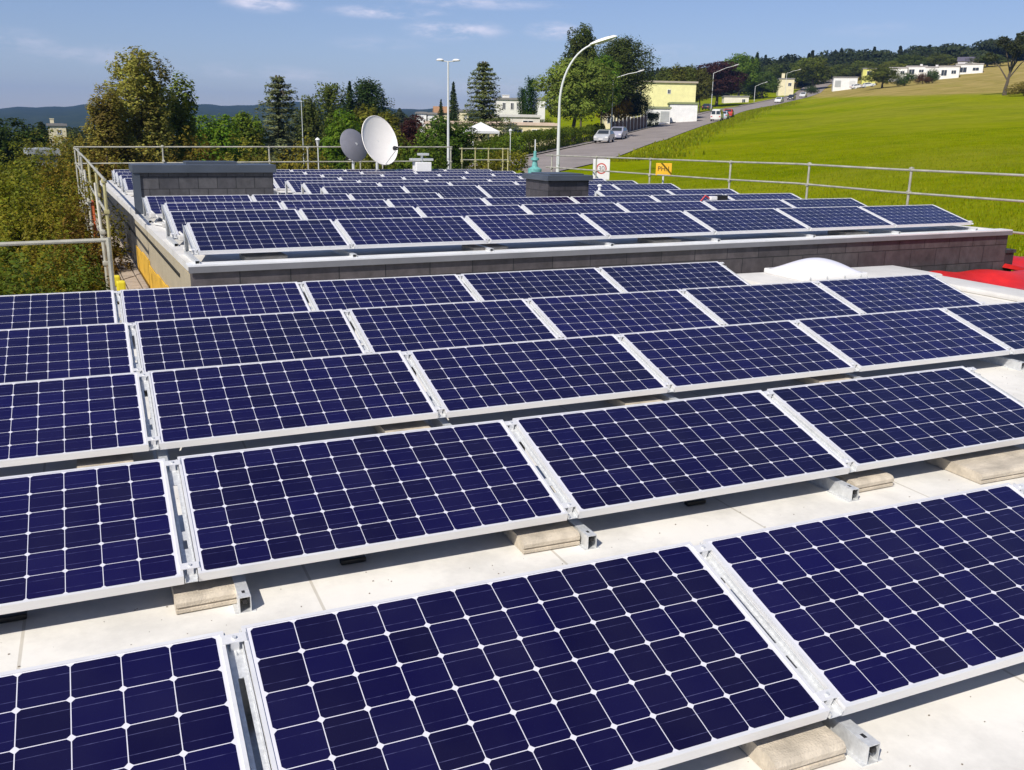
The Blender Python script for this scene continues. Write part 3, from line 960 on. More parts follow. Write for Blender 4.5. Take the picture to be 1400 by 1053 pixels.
p = atD(731, 236, 28.2)
cw = empty('copper_cowl', (p[0], p[1], fz(18)), label='turquoise copper flue cowl with thin spike behind the chimney box', cat='flue cowl')
dz = p[2] - fz(18)
b = MB(); b.lathe([(.20, 0), (.20, dz), (.21, dz + .10), (.09, dz + .17), (.07, dz + .34), (.12, dz + .36), (.12, dz + .42), (.05, dz + .44), (.045, dz + .62), (0, dz + .63)], 14); b.build('cowl', M_COPPER, cw, smooth=True)
b = MB(); b.tube([(0, 0, dz + .6), (0, 0, dz + .95)], .018, 6); b.build('spike', M_LAMPW, cw)
p = atD(577, 231, 30.0)
vt = empty('ventilator', (p[0], p[1], p[2] - .25), label='white ventilator box with two flat grey vanes at the rear roof edge', cat='ventilator')
b = MB(); b.cbox((-.25, -.2, 0), (.25, .2, .46), .02); b.build('box', M_WHITE, vt)
b = MB(); b.cbox((-.38, -.12, .50), (-.02, .12, .57), .01); b.cbox((.02, -.12, .50), (.34, .12, .57), .01); b.cbox((-.12, -.12, .66), (.2, .12, .73), .01); b.tube([(0, 0, .46), (0, 0, .68)], .04, 8); b.build('vane', M_GALV, vt)


# ------------------------------------------------------------------ satellite dishes
def dish(name, px, py, D, rx, rz, yaw, pitch, m, label, zroof, back=False):
    c = atD(px, py, D)
    root = empty(name, (c[0], c[1], zroof), label=label, cat='satellite dish')
    h = c[2] - zroof
    M = Matrix.Translation((0, 0, h)) @ Matrix.Rotation(yaw, 4, 'Z') @ Matrix.Rotation(pitch, 4, 'X')   # local -Y is the look direction
    b = MB()
    n, k = 36, 9
    dep = .20 * rx
    vs = []; fs = []
    for side in (0, 1):
        for i in range(k + 1):
            r_ = i / k
            for j in range(n):
                t = 2 * math.pi * j / n
                y = -dep * r_ * r_ + (.018 if side else 0)
                q = M @ Vector((rx * r_ * math.cos(t), y + dep * .5, rz * r_ * math.sin(t)))
                vs.append(q[:])
    off = (k + 1) * n
    for i in range(k):
        for j in range(n):
            a = i * n + j; c2 = i * n + (j + 1) % n
            fs.append((a, c2, c2 + n, a + n)); fs.append((off + a, off + a + n, off + c2 + n, off + c2))
    for j in range(n):
        a = k * n + j; c2 = k * n + (j + 1) % n
        fs.append((a, c2, off + c2, off + a))
    b.add(vs, fs)
    b.build('reflector', m, root, smooth=True)
    b = MB()
    ring = [(M @ Vector((rx * 1.005 * math.cos(2 * math.pi * j / 36), -dep * .5, rz * 1.005 * math.sin(2 * math.pi * j / 36))))[:] for j in range(37)]
    b.tube(ring, .014, 6); b.build('rim', m, root, smooth=True)
    b = MB()
    b.tube([(0, .25, 0), (0, .25, h)], .045, 10); b.tube([(0, .25, h), (M @ Vector((0, dep * .5 + .02, 0)))[:]], .05, 8); b.build('mast', M_GALV, root)
    b = MB()
    tip = M @ Vector((rx * .1, -rz * .95, -rz * .62))
    b.tube([(M @ Vector((rx * .0, -dep * .4, -rz * .98)))[:], tip[:]], .018, 6); b.build('feed_arm', M_LAMPW, root)
    b = MB(); d_ = (M.to_3x3() @ Vector((0, 1, .35))).normalized(); b.tube([tip[:], (tip + d_ * .14)[:]], [.05, .07], 10); b.build('receiver', M_DARK, root, smooth=True)
    return root


M_DISHG = mat('grey_dish', (.21, .21, .24), .5, noise=(3, .12))
dish('satellite_dish', 518, 193, 29.6, .63, .76, R(20), R(-20), mat('white_dish', (.82, .78, .73), .42, noise=(2.5, .05)), 'large white satellite dish facing right at the rear roof edge', fz(18.8))
dish('satellite_dish', 485, 198, 30.1, .50, .50, R(205), R(18), M_DISHG, 'smaller grey satellite dish half hidden behind the white dish', fz(19.0))


# ------------------------------------------------------------------ scaffolds
def scaffold(label, posts, rails, planks=(), extra=()):
    root = empty('scaffold', label=label, cat='scaffold')
    root.matrix_world = FO
    for (x, y, za, zb, mm) in posts:
        b = MB(); b.tube([(x, y, za), (x, y, zb)], .0225, 8)
        for zc in (zb - .04, zb - .46):
            b.cbox((x - .036, y - .034, zc - .03), (x + .036, y + .034, zc + .03), .01)
        b.build('post', M_STEELY if mm else M_STEEL, root, smooth=True)
    for pts in rails:
        b = MB(); b.tube(pts, .020, 8); b.build('guard_rail', M_STEEL, root, smooth=True)
    for (a, e) in planks:
        b = MB(); b.cbox(a, e, .006); b.build('plank', M_PLANK, root)
    for e in extra:
        e(root)
    return root


rp = random.Random(5)
planks = []
for s in range(8):
    ya, yb = -.2 + s * 2.5, -.2 + s * 2.5 + 2.46
    for q in range(3):
        zz = -2.36 + .015 * rp.random()
        planks.append(((-.57 + q * .2, ya, zz - .045), (-.57 + q * .2 + .185, yb, zz)))


def left_extra(root):
    b = MB(); b.cbox((-.60, .2, -2.30), (-.585, 20.0, -2.15), .004); b.build('toe_board', M_PLANK, root)
    b = MB()
    for (ya, yb) in ((4.3, 6.8), (9.3, 11.8)):
        b.tube([(-.63, ya, -3.9), (-.63, yb, -.9)], .022, 7)
    b.build('diagonal_brace', M_STEEL, root, smooth=True)
    b = MB()
    for k in range(10):
        b.cbox((-.66 + .02 * rp.random(), 9.0 + k * .05, -1.75 - .5 * rp.random()), (-.60, 9.06 + k * .05, -1.35), .008)
    b.build('orange_strap', M_ORANGE, root)
    b = MB(); b.cbox((-.68, 3.0, -2.0), (-.58, 3.1, -1.86), .02); b.build('yellow_coupler', mat('yellow_plastic', (.75, .62, .03), .5), root)
    b = MB(); b.cbox((-.67, 2.1, -1.95), (-.57, 2.22, -1.8), .02); b.build('yellow_coupler', mat('yellow_plastic', (.75, .62, .03), .5), root)
    for y in (1.0, 4.0, 8.0, 12.0, 16.0):
        b = MB(); b.tube([(-.62, y, -2.43), (-.06, y, -2.43)], .024, 7); b.build('transom', M_STEEL, root, smooth=True)


scaffold('scaffold walkway with weathered planks and tall tubes along the left wall',
         [(-.60, 20.2, -9, -.60, 0), (-.53, 19.6, -9, -.62, 0), (-.585, 15.2, -9, -.64, 0), (-.56, 11.2, -9, -.66, 1), (-.57, 7.6, -9, -.68, 1), (-.60, 4.4, -9, -.70, 1), (-.70, 3.9, -9, -1.35, 0), (-.68, 9.0, -9, -1.3, 0)],
         [[(-.585, 20.2, -.645), (-.585, 12, -.67), (-.60, 4.2, -.715)], [(-.585, 20.2, -1.1), (-.60, 4.4, -1.18)], [(-.60, 20.0, -1.7), (-.60, 4.4, -1.72)]],
         planks, [left_extra])
bp = [(-.60 + .14, 20.0, 0)]
scaffold('scaffold guard rail with thin posts along the rear edge of the far roof',
         [(x, 19.95, -9, -.52, 0) for x in (1.75, 4.85, 6.05, 7.75, 8.5, 10.9)],
         [[(-.62, 20.0, -.60), (4.5, 19.95, -.55), (10.95, 19.95, -.50)], [(-.6, 20.0, -1.06), (5, 19.95, -1.0), (9.8, 19.95, -.97)]],
         [((-.6, 19.6, -2.4), (11.5, 20.1, -2.35))])
scaffold('short yellowish scaffold guard frame between the twin lamp post and the road',
         [(x, 20.3, -9, -.52, 1) for x in (11.45, 11.95, 12.45, 13.0, 13.2)],
         [[(11.35, 20.3, -.56), (13.25, 20.3, -.55)], [(11.4, 20.3, -.93), (13.2, 20.3, -.93)]])
scaffold('scaffold guard rail of grey tubes along the right edge beside the meadow',
         [(x, y, -8, z + .05, 0) for (x, y, z) in ((13.0, -.35, -.53), (13.04, 2.7, -.54), (13.1, 5.4, -.55), (13.2, 8.1, -.60), (13.3, 11.6, -.64), (13.4, 14.6, -.67), (13.5, 17.6, -.7))],
         [[(13.0, -2.5, -.52), (13.04, 3.15, -.55), (13.1, 5.75, -.545), (13.2, 8.6, -.59), (13.5, 18.0, -.70)], [(13.0, -2.5, -.93), (13.04, 3.15, -.965), (13.1, 5.75, -.95), (13.2, 8.6, -1.0), (13.5, 18.0, -1.08)],
          [(12.95, -2.5, -1.45), (13.0, 1.6, -1.46)]],
         [((12.5, -3, -2.7), (13.0, 18, -2.65))])
nr_ = scaffold('single pale scaffold tube across the left behind the near panels', [], [[(-5.5, -.2, -1.10), (-.80, .12, -1.085)]],
               [((-5, -.35, -2.4), (-.7, .1, -2.35))])
for x in (-3.6, -.80):
    b = MB(); b.tube([(x, .09, -9), (x, .09, -1.06)], .0225, 8); b.build('post', M_STEEL, nr_, smooth=True)

# yellow insulation sheets leaning low against the beige side wall
b = MB()
for k in range(5):
    b.cbox((-.092, 1.2 + k * 1.15, -3.6), (-.078 + .004 * (k % 2), 2.33 + k * 1.15, -1.90 - .03 * (k % 3)), .004)
o = b.build('insulation_sheet', M_YELLOW); o.matrix_world = FO
tag(o, 'orange yellow insulation sheeting low on the beige side wall by the walkway', 'insulation')

# red tarpaulin over the edge on the right
b = MB()
vs = []; fs = []; nx_, ny_ = 60, 40
rt = random.Random(3)
for i in range(nx_ + 1):
    for j in range(ny_ + 1):
        u, v = i / nx_, j / ny_
        x = 10.05 + 4.6 * u; y = 6.3 + 3.55 * v
        if x > 12.9: y = 6.3 + (3.55 + 2.0 * min((x - 12.9) / .3, 1)) * v
        z = -1.97 + .06 * math.sin(7 * v + 2.2 * u) * math.sin(3 * u + 1) + .05 * math.sin(19 * v + 5 * u) + .02 * math.sin(31 * u + 7 * v)
        z += .16 * math.exp(-((v - .35) / .12) ** 2) * u + .12 * max(0, u - .4)
        if u < .06: z -= .0
        vs.append((x, y, z))
for i in range(nx_):
    for j in range(ny_):
        a = i * (ny_ + 1) + j; fs.append((a, a + ny_ + 1, a + ny_ + 2, a + 1))
b.add(vs, fs)
o = b.build('red_tarpaulin', M_RED, smooth=True)
tag(o, 'bright red tarpaulin spread below the slate wall at the right edge', 'tarpaulin')


# ------------------------------------------------------------------ writing helper
def text_mesh(name, s, size, m, parent, M):
    cu = bpy.data.curves.new(name, 'FONT')
    cu.body = s; cu.size = size; cu.align_x = 'CENTER'; cu.align_y = 'CENTER'; cu.extrude = .003
    tmp = bpy.data.objects.new(name, cu)
    COL.objects.link(tmp)
    bpy.context.view_layer.update()
    me = bpy.data.meshes.new_from_object(tmp.evaluated_get(bpy.context.evaluated_depsgraph_get()))
    bpy.data.objects.remove(tmp)
    me.name = name
    me.materials.clear(); me.materials.append(m)
    o = link_mesh(name, me, parent)
    o.matrix_local = M
    return o


FACE = Matrix.Rotation(R(90), 4, 'X')
M_SIGNR = mat('sign_red', (.55, .10, .08), .5)
M_SIGNY = mat('sign_yellow', (.80, .44, .02), .5, noise=(3, .06))
p = atD(822, 245, 29.5)
sg = empty('traffic_sign', (p[0], p[1], gz(p[0], p[1])), (0, 0, R(-22)), label='white rectangular traffic sign with red ring beyond the roof corner', cat='sign')
h = p[2] - sg.location.z
b = MB(); b.tube([(0, .03, 0), (0, .03, h + .55)], .03, 8); b.build('post', M_GALV, sg)
b = MB(); b.cbox((-.27, -.012, h - .02), (.25, .012, h + .60), .01); b.build('board', M_WHITE, sg)
b = MB()
b.prism([(.165 * math.cos(t * math.pi / 16) - .01, h + .32 + .165 * math.sin(t * math.pi / 16)) for t in range(32)], -.016, -.012); b.build('ring', M_SIGNR, sg)
b = MB()
b.prism([(.125 * math.cos(t * math.pi / 16) - .01, h + .32 + .125 * math.sin(t * math.pi / 16)) for t in range(32)], -.019, -.016); b.build('disc', M_WHITE, sg)
text_mesh('lettering', '30', .2, mat('sign_grey', (.22, .16, .16), .6), sg, Matrix.Translation((-.01, -.022, h + .32)) @ FACE)
p = atD(907, 240, 25.6)
sg = empty('yellow_sign', (p[0], p[1], gz(p[0], p[1])), (0, 0, R(-28)), label='small yellow marker sign with dark characters by the guard rail', cat='sign')
h = p[2] - sg.location.z
b = MB(); b.tube([(0, .03, 0), (0, .03, h + .3)], .025, 8); b.build('post', M_LAMPW, sg)
b = MB(); b.cbox((-.21, -.01, h), (.21, .01, h + .32), .008); b.build('board', M_SIGNY, sg)
text_mesh('lettering', 'PH:1', .17, mat('sign_brown', (.10, .05, .01), .6), sg, Matrix.Translation((0, -.014, h + .17)) @ FACE)

# ------------------------------------------------------------------ vegetation
ASP = [1.0]


def leaf_mesh(name, P, Nrm, size, rng, aspect=.62, tint=None):
    """cloud of small diamond leaves at points P facing roughly Nrm"""
    n = len(P)
    Nrm = Nrm / (np.linalg.norm(Nrm, axis=1, keepdims=True) + 1e-9)
    rv = rng.normal(size=(n, 3))
    nn = Nrm + rv * .42; nn /= np.linalg.norm(nn, axis=1, keepdims=True)
    a = np.cross(nn, rng.normal(size=(n, 3))); a /= np.linalg.norm(a, axis=1, keepdims=True) + 1e-9
    b = np.cross(nn, a)
    s = (size * ASP[0] ** .5 * rng.uniform(.55, 1.35, n))[:, None]
    bend = nn * s * .18
    iso = np.array([1, 1, 1 / ASP[0]])          # keeps leaves undistorted when the unit tree is scaled to its height
    a = a * iso; b = b * iso; bend = bend * iso
    V = np.stack([P - a * s, P - b * s * aspect + bend, P + a * s, P + b * s * aspect + bend], 1).reshape(-1, 3)
    me = bpy.data.meshes.new(name)
    me.vertices.add(4 * n); me.vertices.foreach_set('co', V.astype(np.float32).ravel())
    me.loops.add(4 * n); me.loops.foreach_set('vertex_index', np.arange(4 * n, dtype=np.int32))
    me.polygons.add(n); me.polygons.foreach_set('loop_start', np.arange(0, 4 * n, 4, dtype=np.int32))
    me.polygons.foreach_set('loop_total', np.full(n, 4, dtype=np.int32))
    if tint is None: tint = rng.uniform(0, 1, n)
    at = me.attributes.new('tint', 'FLOAT', 'POINT')
    at.data.foreach_set('value', np.repeat(np.clip(tint, 0, 1), 4).astype(np.float32))
    me.materials.append(LEAF)
    me.update(); me.validate()
    return me


def blob_crown(name, blobs, n, size, seed, shell=.55, gaps=.0):
    rng = np.random.default_rng(seed)
    vol = np.array([b[3] * b[4] * b[5] for b in blobs]) ** .67
    cnt = (n * vol / vol.sum()).astype(int)
    Ps, Ns, T = [], [], []
    for b, k in zip(blobs, cnt):
        d = rng.normal(size=(k, 3)); d /= np.linalg.norm(d, axis=1, keepdims=True)
        # lumpy surface
        ph = rng.uniform(0, 6.28, 6)
        lump = 1 + .16 * np.sin(4 * d[:, 0] + ph[0]) * np.sin(4 * d[:, 1] + ph[1]) + .12 * np.sin(7 * d[:, 2] + ph[2] + 3 * d[:, 0]) + .08 * np.sin(11 * d[:, 1] + ph[3])
        r = (1 - shell * rng.random(k) ** 1.7) * lump
        p = np.array(b[:3]) + d * r[:, None] * np.array(b[3:6])
        Ps.append(p); Ns.append(d + [0, 0, .45]); T.append(np.full(k, rng.uniform(.05, .95)) + rng.normal(0, .09, k))
    P = np.concatenate(Ps); Nn = np.concatenate(Ns); T = np.concatenate(T)
    # twig clusters: pull leaves towards random centres so the crown breaks up
    if gaps:
        cl = P[rng.integers(0, len(P), min(500, max(12, len(P) // 26)))]
        best = np.zeros(len(P), int); bd = np.full(len(P), 1e9)
        for i, c in enumerate(cl):
            dd = ((P - c) ** 2).sum(1); m = dd < bd; bd[m] = dd[m]; best[m] = i
        P = P + (cl[best] - P) * gaps * rng.uniform(.4, 1.0, (len(P), 1))
        T = T + rng.normal(0, .16, len(cl))[best]
    return leaf_mesh(name, P, Nn, size, rng, tint=T)


def trunk_mesh(name, h, r, limbs, seed, lean=0.0):
    rr = random.Random(seed)
    b = MB()
    pts = [(lean * (z / h) ** 2 + rr.uniform(-.02, .02) * h * (z > 0), rr.uniform(-.015, .015) * h * (z > 0), z) for z in np.linspace(0, h, 6)]
    b.tube(pts, [r * (1.25 if i == 0 else 1) * (1 - .13 * i) for i in range(6)], 8)
    for (z0, tx, ty, tz) in limbs:
        t0 = z0 / h; i = min(int(t0 * 5), 4)
        s = Vector(pts[i]).lerp(Vector(pts[i + 1]), t0 * 5 - i)
        e = Vector((tx, ty, tz))
        mid = s.lerp(e, .5) + Vector((0, 0, .06 * h))
        b.tube([s, mid, e], [r * .45, r * .3, r * .1], 6)
    return b.mesh(name, M_BARK, True)


PROTO = {}
NORM = {}


def proto(kind, seed, fine=1.0, asp=1.0):
    """unit tree: height 1, crown width 1 (radius .5); returns (trunk mesh, crown mesh)"""
    key = (kind, seed, fine, asp)
    if key in PROTO: return PROTO[key]
    ASP[0] = asp
    rr = random.Random(seed * 7 + len(kind))
    rng = np.random.default_rng(seed + 100)
    nm = lambda q: int(q * fine)
    ls = fine ** -.42
    if kind in ('broad', 'round', 'birch', 'beech'):
        blobs = []; limbs = []
        zlo = {'broad': .34, 'round': .30, 'birch': .12, 'beech': .34}[kind]
        nb_ = {'broad': 15, 'round': 11, 'birch': 38, 'beech': 13}[kind]
        for i in range(nb_):
            t = (i + .5) / nb_
            z = zlo + (.9 - zlo) * t
            env = {'broad': math.sin(math.pi * (.16 + .80 * t)) ** .7, 'round': math.sin(math.pi * (.22 + .70 * t)) ** .6, 'beech': math.sin(math.pi * (.20 + .74 * t)) ** .6,
                   'birch': .34 + .66 * (1 - t) ** 1.1 if t > .12 else .8}[kind]
            a = i * 2.399 + rr.uniform(-.4, .4)
            r_ = .30 * env * rr.uniform(.55, 1.05)
            sz = {'birch': .105}.get(kind, .155) * rr.uniform(.8, 1.25) * (.6 + .5 * env)
            c = (r_ * math.cos(a), r_ * math.sin(a), z)
            blobs.append((*c, sz * 1.18, sz * 1.18, sz * .8 * (1.25 if kind == 'birch' else 1)))
            limbs.append((min(.78, .25 + .5 * t), c[0] * .9, c[1] * .9, c[2]))
        if kind != 'birch': blobs.append((0, 0, (zlo + .86) / 2, .27, .27, .27))
        n = {'broad': 13000, 'round': 11000, 'birch': 32000, 'beech': 12000}[kind]
        cr = blob_crown('crown', blobs, nm(n), {'birch': .0085}.get(kind, .0165) * ls, seed, .6 if kind == 'birch' else .5, .38 if kind == 'birch' else .36)
        tk = trunk_mesh('trunk', .84, .022, limbs[::2], seed)
    elif kind in ('spruce', 'cedar', 'cypress', 'pine'):
        Ps, Ns, T = [], [], []
        levels = {'spruce': 26, 'cedar': 19, 'cypress': 30, 'pine': 13}[kind]
        limbs = []
        for i in range(levels):
            t = (i + .35) / levels
            z = {'spruce': .06, 'cedar': .08, 'cypress': .03, 'pine': .36}[kind] + t * {'spruce': .93, 'cedar': .90, 'cypress': .95, 'pine': .60}[kind]
            env = {'spruce': .5 * (1 - t) ** .85 + .012, 'cedar': .5 * (1 - t) ** .72 * (.8 + .2 * math.sin(9 * t)) + .02, 'cypress': .5 * math.sin(math.pi * (.28 + .72 * t)) ** .6 * .95 + .01,
                   'pine': .5 * math.sin(math.pi * (.25 + .7 * t)) ** .7}[kind]
            nbr = {'spruce': 9, 'cedar': 8, 'cypress': 8, 'pine': 8}[kind]
            for j in range(nbr):
                a = j * 6.283 / nbr + i * 1.1 + rr.uniform(-.3, .3)
                Lb = env * rr.uniform(.62, 1.12)
                drop = {'spruce': -.22, 'cedar': .04, 'cypress': .9, 'pine': .22}[kind] * Lb
                k = max(6, int(nm({'spruce': 46, 'cedar': 66, 'cypress': 34, 'pine': 120}[kind]) * (.3 + env * 1.6)))
                s = rng.random(k) ** .7
                wid = {'spruce': .055, 'cedar': .075, 'cypress': .05, 'pine': .13}[kind] * (.35 + s * .65) * (.4 + env * 1.4)
                x = s * Lb; off = rng.normal(0, 1, k) * wid * .55
                zz = z + drop * s ** 1.4 + rng.normal(0, 1, k) * {'pine': .030, 'cedar': .010}.get(kind, .012) - (np.abs(off) * .25)
                Ps.append(np.stack([x * math.cos(a) - off * math.sin(a), x * math.sin(a) + off * math.cos(a), zz], 1))
                dirv = np.array([math.cos(a) * .4, math.sin(a) * .4, 1.0])
                Ns.append(np.tile(dirv, (k, 1)) + rng.normal(0, .25, (k, 3)))
                T.append(np.full(k, rr.uniform(.15, .7)) + .25 * s + rng.normal(0, .12, k) - .1)
                if i % 3 == 0 and j % 2 == 0 and kind in ('cedar', 'pine'):
                    limbs.append((min(z, .9), Lb * .8 * math.cos(a), Lb * .8 * math.sin(a), z + drop * .7))
        cr = leaf_mesh('crown', np.concatenate(Ps), np.concatenate(Ns), {'spruce': .021, 'cedar': .018, 'cypress': .024, 'pine': .019}[kind] * ls, rng, .45, np.concatenate(T))
        tk = trunk_mesh('trunk', .96, .016 if kind != 'pine' else .02, limbs, seed)
    elif kind == 'bush':
        blobs = []
        for i in range(17):
            a = i * 2.399; r_ = .33 * math.sqrt(rr.random()); sz = rr.uniform(.13, .21)
            blobs.append((r_ * math.cos(a), r_ * math.sin(a), rr.uniform(.18, .62) * (1.15 - r_), sz * 1.1, sz * 1.1, sz * 1.1))
        blobs.append((0, 0, .45, .33, .33, .40))
        cr = blob_crown('crown', blobs, nm(12000), .0135 * ls, seed, .6, .58)
        tk = trunk_mesh('trunk', .5, .02, [(.2, .2, .1, .5), (.2, -.2, .1, .5), (.25, .0, -.2, .55)], seed)
    PROTO[key] = (tk, cr)
    ASP[0] = 1.0
    return PROTO[key]


def tree(name, kind, x, y, zb, ht, wid, col, seed, label, cat='tree', group=None, fine=1.0, rz=None, sy=1.0, trunkname='trunk'):
    asp = round(max(.5, min(6, ht / wid)) * 2) / 2
    tk, cr = proto(kind, seed, fine, asp)
    key = (kind, seed, fine, asp)
    if key not in NORM:
        co = np.zeros(len(cr.vertices) * 3, np.float32); cr.vertices.foreach_get('co', co); co = co.reshape(-1, 3)
        NORM[key] = (.5 / np.percentile(np.abs(co[:, :2]).max(1), 97), 1 / np.percentile(co[:, 2], 99.7))
    root = empty(name, (x, y, zb), (0, 0, rz if rz is not None else random.Random(label + str(x)).uniform(0, 6.28)), label=label, cat=cat, group=group)
    for nm_, me in ((trunkname, tk), ('crown', cr)):
        o = link_mesh(nm_, me, root)
        o.scale = (wid * NORM[key][0], wid * sy * NORM[key][0], ht * NORM[key][1])
        o.color = (col[0] * 2.4, col[1] * 2.2, col[2] * 1.15, 1)
    return root


def tree_px(name, kind, px, ytop, D, wpx, col, seed, label, cat='tree', group=None, fine=1.0, zb=None, sy=1.0, rz=None):
    x, y, g = place(px, D)
    P = np.array([x, y, g]); yg = H / 2 - FPX * float(P @ UP) / float(P @ FW)
    x, y = atD(px, ytop + .35 * (yg - ytop), D)[:2]
    g = gz(x, y)
    if zb is not None: g = zb
    zt = atD(px, ytop, D)[2]
    dep = (np.array([x, y, zt]) @ FW)
    wid = wpx / FPX * dep
    return tree(name, kind, x, y, g - .05, (zt - g) * 1.03, wid * 1.05, col, seed, label, cat, group, fine, rz, sy)


OLIVE = (.080, .086, .014); MID = (.060, .092, .016); DARK = (.022, .038, .014); CEDAR = (.075, .092, .075); PURP = (.030, .013, .020)
YEL = (.105, .125, .014); GRN = (.050, .092, .012); BRN = (.085, .060, .022); PINE = (.030, .050, .018); RUST = (.11, .075, .018)

tree_px('birch_tree', 'birch', 192, 78, 52, 122, (.125, .130, .050), 1, 'tall olive brown birch tree rising alone on the left against the sky', fine=1.5)
tree_px('broadleaf_tree', 'round', 236, 112, 55, 72, (.075, .100, .028), 2, 'dark green tree close on the right of the olive birch')
tree_px('broadleaf_tree', 'birch', 147, 128, 50, 76, (.110, .102, .036), 3, 'brownish low tree close on the left of the olive birch')
tree_px('broadleaf_tree', 'round', 38, 168, 75, 78, DARK, 4, 'dark round tree at far left below the blue hills')
tree_px('broadleaf_tree', 'broad', -6, 165, 70, 50, DARK, 5, 'dark tree cut by the left picture edge below the blue hills')
tree_px('broadleaf_tree', 'round', 298, 162, 72, 84, GRN, 6, 'bright green round tree between the birch and the blue cedar', fine=1.2)
tree_px('broadleaf_tree', 'broad', 338, 158, 80, 56, MID, 7, 'mid green tree touching the left side of the blue cedar')
tree_px('cedar_tree', 'cedar', 383, 111, 82, 108, CEDAR, 8, 'blue green cedar with spreading layered branches left of the dishes', fine=1.5)
tree_px('broadleaf_tree', 'broad', 423, 136, 95, 36, (.058, .075, .03), 9, 'slim grey green tree between blue cedar and loose conifer')
tree_px('conifer_tree', 'cypress', 452, 118, 104, 46, (.055, .075, .024), 10, 'loose feathery conifer between the cedar and the dark spruces')
tree_px('spruce_tree', 'spruce', 479, 116, 112, 30, (.016, .032, .014), 11, 'thin dark spruce with pointed top left of the broad dark tree')
tree_px('pine_tree', 'pine', 503, 113, 114, 60, (.018, .034, .014), 12, 'broad dark pine with flat ragged top above the dishes')
tree_px('broadleaf_tree', 'round', 470, 155, 70, 70, GRN, 13, 'bright green bushy tree just left of the grey dish', fine=1.2)
tree_px('broadleaf_tree', 'round', 518, 150, 72, 76, (.088, .098, .022), 14, 'yellowish bushy tree directly behind the white dish', fine=1.2)
tree_px('plum_tree', 'round', 563, 161, 76, 44, PURP, 15, 'small purple leaved plum tree right of the white dish')
tree_px('broadleaf_tree', 'round', 610, 164, 64, 76, (.030, .058, .012), 16, 'dark green rounded tree at the foot of the twin lamp', fine=1.3)
tree_px('shrub', 'bush', 575, 192, 52, 78, (.050, .080, .014), 17, 'green shrub mass behind the white ventilator', 'shrub')
tree_px('shrub', 'bush', 512, 196, 50, 80, (.075, .088, .016), 18, 'yellow green shrub behind and below the dishes', 'shrub')
tree_px('shrub', 'bush', 420, 196, 50, 90, (.085, .080, .018), 19, 'olive shrub behind the rear guard rail below the cedar', 'shrub')
tree_px('shrub', 'bush', 340, 192, 48, 100, (.075, .080, .018), 20, 'wide olive shrub behind the fire wall box', 'shrub')
tree_px('shrub', 'bush', 262, 190, 46, 90, (.085, .072, .018), 21, 'brownish shrub behind the left part of the fire wall box', 'shrub')
tree_px('spruce_tree', 'spruce', 620, 116, 128, 26, (.030, .048, .026), 22, 'thin spruce just right of the twin lamp post')
tree_px('spruce_tree', 'spruce', 603, 138, 170, 16, DARK, 23, 'tiny dark spruce behind the brown roofed house')
tree_px('cedar_tree', 'cedar', 661, 90, 108, 84, (.068, .086, .052), 24, 'tall bluish spruce standing above the long flat roofed house', fine=1.6)
tree_px('cypress_tree', 'cypress', 726, 108, 132, 19, (.020, .048, .012), 25, 'taller of two narrow columnar cypresses left of the big street lamp')
tree_px('cypress_tree', 'cypress', 715, 122, 133, 15, (.018, .042, .014), 26, 'shorter narrow cypress leaning on the taller one')
tree_px('broadleaf_tree', 'broad', 787, 84, 122, 98, (.080, .112, .036), 27, 'large pale green weeping tree right behind the big street lamp', fine=1.8)
tree_px('spruce_tree', 'broad', 797, 40, 142, 46, (.042, .058, .022), 28, 'tallest dark conifer rising behind the lamp arm', fine=1.3)
tree_px('broadleaf_tree', 'broad', 824, 78, 138, 48, (.045, .085, .015), 29, 'bright green tree between the dark conifer and the pine')
tree_px('pine_tree', 'pine', 849, 56, 150, 78, (.034, .048, .020), 30, 'large dark pine with bare brown trunk beside the yellow house', fine=1.8)
tree_px('pine_tree', 'pine', 868, 128, 156, 44, (.022, .036, .020), 31, 'low dark pine in front of the yellow house corner')
tree_px('broadleaf_tree', 'round', 842, 118, 152, 46, RUST, 32, 'rust tinged tree under the large pine')
tree_px('spruce_tree', 'spruce', 891, 95, 215, 16, DARK, 33, 'small pointed spruce showing above the yellow house roof')
for i, (px, yt, w, c, txt) in enumerate([(908, 94, 22, (.05, .065, .02), 'leftmost'), (925, 91, 26, (.065, .075, .02), 'second'), (943, 92, 24, (.055, .07, .02), 'third'), (958, 96, 26, (.05, .055, .02), 'fourth')]):
    tree_px('broadleaf_tree', 'broad', px, yt, 225, w + 6, c, 40 + i % 3, f'olive tree in the line behind the yellow house, {txt} from the left', group='olive trees behind the yellow house')
tree_px('copper_beech', 'beech', 982, 86, 268, 64, (.026, .012, .020), 34, 'dark purple copper beech beside the lamp halfway up the road', fine=1.5)
tree_px('broadleaf_tree', 'broad', 1012, 76, 310, 52, (.055, .095, .020), 35, 'light green tree rising behind the copper beech')
tree_px('spruce_tree', 'spruce', 1034, 74, 330, 28, DARK, 36, 'dark spruce right of the light green tree behind the copper beech')
tree_px('broadleaf_tree', 'round', 1043, 100, 322, 44, (.028, .048, .014), 37, 'dark tree in front of the cream chimney house')
tree_px('broadleaf_tree', 'round', 1112, 80, 372, 50, (.062, .082, .018), 38, 'round yellow green tree above the top of the road')
tree_px('shrub', 'bush', 1110, 116, 345, 17, (.02, .035, .012), 39, 'dark shrub standing where the meadow meets the road top', 'shrub')
tree_px('broadleaf_tree', 'round', 1208, 92, 300, 46, (.045, .058, .016), 43, 'wide green tree in front of the left end of the white terrace')
tree_px('shrub', 'bush', 1238, 98, 305, 28, (.03, .055, .014), 44, 'green shrub in front of the second white terrace house', 'shrub')
